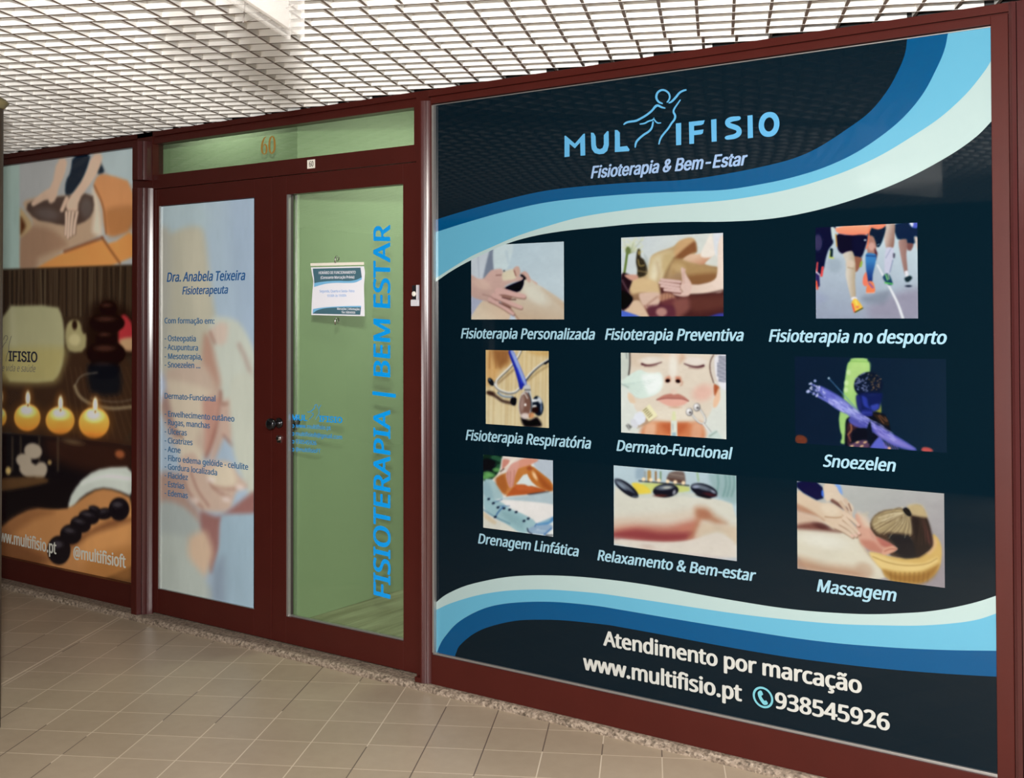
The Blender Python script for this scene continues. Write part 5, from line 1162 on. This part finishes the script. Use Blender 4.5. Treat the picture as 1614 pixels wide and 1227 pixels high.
def cap(body, p0, p1, c, m='print_caption', shear=.20, bold=.030, kind='noto', name='caption'):
    text(name, body, poster, m, p0, p1, c, YW-.0006, shear, bold, kind)
cap('Fisioterapia Personalizada', (726.4, 533.4), (936.4, 535.4), 15.4)
cap('Fisioterapia Preventiva', (953.4, 535.5), (1170.5, 537.5), 17)
cap('Fisioterapia no desporto', (1211.7, 538.6), (1490.5, 542.4), 18.8)
cap('Fisioterapia Respiratória', (733.9, 693.6), (930.2, 707.6), 15.8)
cap('Dermato-Funcional', (971.6, 710.6), (1151.5, 724.2), 16.6)
cap('Snoezelen', (1297, 735.5), (1410, 743.5), 18.6)
cap('Drenagem Linfática', (753.4, 856.6), (911.0, 877.5), 15.3)
cap('Relaxamento & Bem-estar', (941.5, 883.3), (1189.5, 916.6), 16.2)
cap('Massagem', (1287.3, 932.4), (1411, 948.4), 19)
cap('Atendimento por marcação', (950.7, 1017.2), (1358.4, 1093.6), 22.4, 'print_offwhite', 0, .034)
cap('www.multifisio.pt', (919, 1055.3), (1169.5, 1105.8), 23.2, 'print_offwhite', 0, .034)
cap('938545926', (1221.5, 1116), (1402.5, 1152.5), 24.6, 'print_offwhite', 0, .034)
cap('Fisioterapia & Bem-Estar', (931, 281.2), (1175.5, 260.2), 18.6, 'print_tagline', .22, .030, 'inter', 'tagline')
# telephone sign
f = Flat(YW-.0006, (1180, 1065, 18.88))
f.ring((427, 660), 305, 312, 62, .27)
f.poly([(265, 500), (370, 430), (440, 578), (385, 600), (378, 640), (470, 770), (520, 735), (590, 860), (480, 895), (420, 860), (330, 730), (275, 600)], 1)
f.build('telephone_sign', 'print_cyan', poster, 'light blue telephone receiver in a ring')
# logo: letters and the line figure standing for the T
def logo(parent, m, tf, Y, thin=1.0, nm='logo'):
    f = Flat(Y, tf)
    f.poly([(120, 556), (120, 420), (128, 420), (186, 470), (240, 408), (250, 406), (252, 545), (222, 547), (220, 462), (186, 500), (152, 472), (152, 552)])
    f.poly([(288, 400), (306, 402), (318, 424), (320, 480), (328, 500), (345, 506), (362, 498), (370, 476), (370, 416), (392, 390), (401, 392), (402, 480), (392, 516), (370, 534), (342, 538), (312, 530), (294, 506), (290, 480)])
    f.poly([(440, 384), (456, 384), (472, 400), (473, 490), (518, 485), (534, 508), (530, 518), (440, 524)])
    f.poly([(828, 342), (862, 338), (862, 478), (830, 481)])
    f.poly([(911, 332), (1012, 321), (1004, 345), (990, 352), (944, 357), (944, 388), (1004, 380), (1000, 404), (990, 411), (944, 416), (944, 470), (914, 473)])
    f.poly([(1052, 318), (1086, 313), (1088, 456), (1056, 459)])
    f.stroke([(1240, 304), (1222, 310), (1180, 314), (1156, 328), (1160, 352), (1200, 364), (1228, 376), (1232, 404), (1208, 424), (1160, 432), (1140, 434)], [10, 26, 31, 33, 33, 33, 33, 33, 30, 26, 8])
    f.poly([(1284, 292), (1316, 288), (1319, 432), (1286, 437)])
    n = 40; c = (1421, 348)
    a = [2*math.pi*i/n for i in range(n+1)]
    f.strip([(c[0]+66*math.cos(t)*abs(math.cos(t))**-.15 if abs(math.cos(t)) > .02 else c[0], c[1]+79*math.sin(t)-.10*66*math.cos(t)) for t in a], [(c[0]+32*math.cos(t), c[1]+45*math.sin(t)-.10*32*math.cos(t)) for t in a])
    f.build('lettering', m, parent)
    f = Flat(Y-.0001, tf)
    w = thin
    f.stroke([(745, 216), (718, 206), (702, 180), (708, 148), (730, 130), (755, 128), (782, 145), (792, 172), (782, 198), (770, 208)], [8*w, 12*w, 14*w, 14*w, 13*w, 12*w, 12*w, 11*w, 10*w, 6*w])
    f.stroke([(782, 212), (800, 205), (826, 178), (850, 146), (876, 132), (896, 128)], [6*w, 12*w, 14*w, 13*w, 12*w, 7*w])
    f.stroke([(858, 190), (838, 218), (816, 250), (812, 270), (826, 292), (820, 318), (800, 340), (782, 372), (750, 408), (728, 440), (720, 476)], [6*w, 9*w, 11*w, 12*w, 14*w, 13*w, 12*w, 12*w, 12*w, 11*w, 6*w])
    f.stroke([(762, 245), (735, 238), (716, 226), (700, 230), (676, 262), (640, 290), (602, 312), (575, 326), (535, 330), (512, 336), (495, 350)], [6*w, 11*w, 14*w, 16*w, 13*w, 13*w, 13*w, 14*w, 13*w, 12*w, 5*w])
    f.stroke([(598, 346), (630, 342), (655, 326), (684, 320), (690, 304)], [6*w, 10*w, 10*w, 9*w, 5*w])
    f.stroke([(686, 306), (696, 326), (712, 340), (735, 338)], [5*w, 9*w, 9*w, 5*w])
    f.stroke([(684, 328), (678, 366), (660, 392), (625, 412), (592, 440), (574, 462), (569, 496)], [8*w, 12*w, 13*w, 13*w, 14*w, 13*w, 6*w])
    f.build(nm+'_figure', m, parent, 'line drawing of a leaping figure')
logo(poster, 'print_logo', (860, 110, 4.035), YW-.0006)
# ---------------------------------------------------------------- spa poster on the left-hand window
lp = thing('spa_poster', 'tall spa poster of massage, candles and hot stones on the left window', 'poster')
p = pic_panel(); k = (YG-CAM.y)/(p.Y-CAM.y); p.X = CAM.x+(p.X-CAM.x)*k; p.Z = CAM.z+(p.Z-CAM.z)*k; p.Y = YG
p.build('printed_photo', lp, 'three printed photos one above the other', 1.9)
text('web_address', 'www.multifisio.pt', lp, 'panel_white', (-9, 851.3), (88.8, 873.8), 18, YG-.0006, 0, .03)
text('web_address', '@multifisioft', lp, 'panel_white', (115.5, 879.5), (198.2, 895.5), 18.5, YG-.0006, 0, .03)
text('towel_lettering', 'IFISIO', lp, 'panel_dark', (13.4, 569.3), (59, 571.2), 15.6, YG-.0006, 0, .03, 'inter')
text('towel_motto', 'de vida e saúde', lp, 'panel_grey', (-2, 585), (55.3, 586.8), 10.5, YG-.0006, .25, 0)
f = Flat(YG-.0006, (0, 220, 3.23))
f.stroke([(0, 1090), (12, 1060), (22, 1040), (32, 1030)], 3); f.stroke([(30, 1130), (34, 1100), (46, 1075), (44, 1050), (58, 1000)], 3); f.stroke([(18, 1020), (24, 1000), (36, 998), (40, 1014), (30, 1026)], 3)
f.build('towel_figure', 'panel_grey', lp)
# ---------------------------------------------------------------- hands poster on the left leaf
hp = thing('door_poster', 'pale poster of blurred hands with blue lists, on the left door leaf', 'poster')
p = pic_hands(); k = (YP-CAM.y)/(p.Y-CAM.y); p.X = CAM.x+(p.X-CAM.x)*k; p.Z = CAM.z+(p.Z-CAM.z)*k; p.Y = YP
p.build('printed_photo', hp, 'blurred printed photo of clasped hands', 1.2)
def li(body, p0, p1, c=8.6, m='list_blue', sh=0, bold=.028): text('lettering', body, hp, m, p0, p1, c, YP-.0006, sh, bold)
li('Dra. Anabela Teixeira', (262.8, 444.4), (385.6, 441.6), 14.2, 'name_blue', .2)
li('Fisioterapeuta', (287.2, 464.4), (358.6, 462.8), 12, 'name_blue', .2)
li('Com formação em:', (259.3, 509.8), (338, 510.6), 8.4)
for body, y, x1, y1 in (('- Osteopatia', 537.6, 308.8, 538.4), ('- Acupuntura', 551.4, 312.2, 552.9), ('- Mesoterapia,', 566, 318.6, 567), ('- Snoezelen ...', 579.2, 315.8, 580.8), ('Dermato-Funcional', 628.4, 339.6, 633.2),
                        ('- Envelhecimento cutâneo', 656.4, 369.5, 665), ('- Rugas, manchas', 669.7, 330.8, 675.5), ('- Úlceras', 684.2, 294.6, 687), ('- Cicatrizes', 698.5, 303.6, 702.2), ('- Acne', 712.1, 284.7, 714.6),
                        ('- Fibro edema gelóide - celulite', 726, 391.2, 741), ('- Gordura localizada', 739.4, 342.3, 749.8), ('- Flacidez', 753.3, 296.2, 757.2), ('- Estrias', 767.2, 290.6, 771), ('- Edemas', 781.2, 296, 786)):
    li(body, (259.4, y), (x1, y1))
# ---------------------------------------------------------------- lettering and notices on the glass door
VY = YG-.0008
v = thing('vinyl_lettering', 'tall bright blue lettering running up the glass of the right door leaf', 'lettering')
text('letters', 'FISIOTERAPIA | BEM ESTAR', v, 'vinyl_blue', (614.9, 944.8), (614.6, 354.3), (-25.8, -.6), VY, .18, .024)
v = thing('vinyl_contact_block', 'small blue logo and contact lines beside the door knob on the glass', 'lettering')
S = 11.16; O = (440, 620)
def q(a, b): return (O[0]+a/S, O[1]+b/S)
text('lettering', 'MUL', v, 'vinyl_blue', q(215, 474), q(498, 489), 9.0, VY, 0, .03, 'inter')
text('lettering', 'IFISIO', v, 'vinyl_blue', q(700, 499), q(1112, 528), 9.2, VY, 0, .03, 'inter')
f = Flat(VY, (440, 620, S))
f.stroke([(620, 260), (625, 215), (650, 195), (675, 220), (672, 260)], 9); f.stroke([(690, 270), (720, 230), (738, 210)], 9); f.stroke([(490, 330), (540, 335), (600, 285), (625, 262)], 13); f.stroke([(560, 350), (610, 360), (580, 410), (530, 460)], 10); f.stroke([(715, 235), (690, 300), (710, 350), (660, 420), (640, 470)], 8)
f.build('logo_figure', 'vinyl_blue', v)
for body, a, b_ in (('www.multifisio.pt', (292, 606), (908, 648)), ('multifisioft@gmail.com', (290, 745), (1106, 812)), ('938545926', (290, 882), (656, 916)), ('@multifisioFT', (290, 1022), (728, 1058))):
    text('contact_line', body, v, 'vinyl_blue', q(*a), q(*b_), 6.4, VY, 0, .012)
    f = Flat(VY, (440, 620, S)); f.ring((245, a[1]-26), 22, 30, 12); f.build('contact_icon', 'vinyl_blue', v)
# laminated opening-hours notice
NY = YG-.002
n = thing('opening_hours_notice', 'white and teal opening-hours sheet in a plastic sleeve, hung on the door glass', 'notice')
f = Flat(NY, (480, 395, 9.818)); f.poly([(92, 198), (500, 188), (918, 180), (922, 222), (500, 232), (94, 240)]); f.build('sleeve_strip', 'plaque', n)
g = Flat(NY, (480, 395, 9.818))
up = [(98, 262), (300, 256), (500, 252), (700, 248), (920, 244)]; lo = [(104, 1000), (300, 1004), (500, 1008), (700, 1014), (930, 1018)]
Lx = [(98, 262), (118, 380), (134, 480), (122, 640), (112, 800), (104, 1000)]; Rx = [(920, 244), (934, 330), (930, 420), (920, 560), (926, 800), (930, 1018)]
NN = 14; Ls = catmull(Lx, 6); Rs = catmull(Rx, 6); base_n = len(g.v)
for a, b_ in zip(Ls, Rs):
    for i in range(NN+1):
        t_ = i/NN; pt = g.pt(a[0]+(b_[0]-a[0])*t_, a[1]+(b_[1]-a[1])*t_); pt.y -= .0022*math.sin(t_*math.pi)**2*(.6+.4*math.sin(a[1]/130)); g.v.append(pt)
for r_ in range(len(Ls)-1):
    for i in range(NN): k0 = r_*(NN+1)+i; g.f.append((k0, k0+NN+1, k0+NN+2, k0+1))
g.build('paper_sheet', 'paper', n)
NP = NY-.0032
f = Flat(NP, (480, 395, 9.818)); f.poly([(128, 282), (866, 266), (886, 416)]+catmull([(886, 416), (800, 455), (680, 474), (540, 470), (380, 476), (250, 488), (150, 506)])[1:]+[(146, 430), (132, 340)]); f.build('header_band', 'notice_dark', n, 'teal header with a curved lower edge')
f = Flat(NP, (480, 395, 9.818)); f.poly(catmull([(150, 506), (250, 488), (380, 476), (540, 470), (680, 474), (800, 455), (886, 416)])+catmull([(884, 450), (780, 496), (640, 504), (480, 502), (320, 518), (146, 566)])); f.build('wave', 'notice_sky', n)
f = Flat(NP, (480, 395, 9.818)); f.poly([(126, 978)]+catmull([(126, 978), (190, 930), (300, 898), (450, 884), (640, 880), (874, 880)])[1:]+[(862, 996), (500, 988)]); f.build('footer_band', 'notice_dark', n)
f = Flat(NP, (480, 395, 9.818)); f.poly(catmull([(130, 908), (250, 888), (420, 872), (640, 862), (876, 858)])+catmull([(874, 880), (640, 880), (450, 884), (300, 898), (190, 930), (126, 978)])); f.build('wave', 'notice_sky', n)
S2 = 9.818
def q2(a, b): return (480+a/S2, 395+b/S2)
for body, a, b_, c, m_ in (('HORÁRIO DE FUNCIONAMENTO', (220, 366), (790, 358), 4.2, 'paper'), ('(Consoante Marcação Prévia)', (250, 440), (770, 432), 4.2, 'paper'), ('Segunda, Quarta e Sexta- Feira', (232, 650), (770, 646), 4.0, 'notice_text'),
                           ('10:00h às 19:00h', (348, 720), (645, 716), 3.8, 'notice_text'), ('Marcações | Informações', (505, 918), (855, 926), 3.4, 'paper'), ('Tlm: 938545926', (572, 972), (785, 978), 3.2, 'paper')):
    text('lettering', body, n, m_, q2(*a), q2(*b_), c, NP-.0003, 0, .018)
for i, (px, py, sg, lab) in enumerate(((531.4, 408, -1, 'small clear suction hook above the opening-hours sheet'), (531.2, 505, 1, 'small clear suction hook below the opening-hours sheet'))):
    h = thing('suction_hook', lab, 'hook', None, 'suction hooks holding the notice')
    c = at(px, py, YG)
    MB().lathe((c.x, YG-.0005, c.z), (0, -1, 0), [(0, .0145), (.002, .014), (.005, .007), (.008, .004)], 24).build('suction_cup', 'clear_acrylic', h, 0, True)
    MB().tube([(c.x, YG-.006, c.z+.012*-sg*-1*0+.010), (c.x+.002, YG-.011, c.z+.004), (c.x, YG-.013, c.z-.006), (c.x-.002, YG-.010, c.z-.015), (c.x-.004, YG-.006, c.z-.017)], .0032).build('metal_hook', 'chrome', h, 0, True)
# ---------------------------------------------------------------- hanging acrylic lamp and near pillar
s = thing('hanging_lamp', 'clear acrylic lamp box hanging below the grille ceiling on thin cords', 'lamp')
zl = .60
e = atz(477.5, 61, zl); e2 = atz(454, 61, zl)
dv3 = Vector((dv[0], dv[1], 0)); du3 = Vector((du[0], du[1], 0))
wid = (e2-e).dot(du3)
def slab(a, b, t0, t1, z0, z1, name, m, label=None):
    """box from end point e: a..b metres along du, t0..t1 metres back along -dv"""
    g_ = MB(); pts = [e+du3*a-dv3*t0, e+du3*b-dv3*t0, e+du3*b-dv3*t1, e+du3*a-dv3*t1]
    g_.prism([(p_.x, p_.y) for p_ in pts], z0, z1); return g_.build(name, m, s, .0006, label=label)
slab(-.004, .004, 0, .62, zl, ZC-.006, 'acrylic_sheet', 'frosted_acrylic')
slab(wid-.004, wid+.004, 0, .62, zl, zl+.06, 'acrylic_sheet', 'frosted_acrylic')
slab(wid*.94, -.02, .03, .30, zl+.016, ZC-.012, 'lamp_body', 'lamp_body', 'white lamp housing between the clear sheets')
cp = e+du3*(-.10)-dv3*.05
cpts = [(cp.x, cp.y, ZC+.01), (cp.x+.01, cp.y+.005, ZC-.05), (cp.x-.02, cp.y, zl+.03), ((e-dv3*.05).x, (e-dv3*.05).y, zl+.06)]
MB().tube(cpts, .0018, 6).build('cord', 'cord', s)
t = thing('pillar', 'slim brown pillar at the left edge with a khaki pointed cap', 'pillar')
pb_ = atz(1.2, 1146, ZF); d_ = (Vector((pb_.x, pb_.y, 0))-Vector((CAM.x, CAM.y, 0))); R_ = .055
side = Vector((-d_.y, d_.x, 0)).normalized()
cc = Vector((pb_.x, pb_.y, 0))+side*R_
zk = -CAM.z+ (cc-Vector((CAM.x, CAM.y, 0))).dot(Vector((FWD.x, FWD.y, 0)))*((CY-140)/F_PX)+.03
MB().lathe((cc.x, cc.y, ZF), (0, 0, 1), [(0, R_), (zk-ZF-.03, R_)], 24).build('shaft', 'pillar_brown', t, 0, True)
MB().lathe((cc.x, cc.y, zk-.03), (0, 0, 1), [(0, R_), (.006, R_+.006), (.022, R_+.020), (.034, R_+.010), (.050, R_-.02), (.055, .002)], 24).build('cap', 'cap_khaki', t, 0, True)
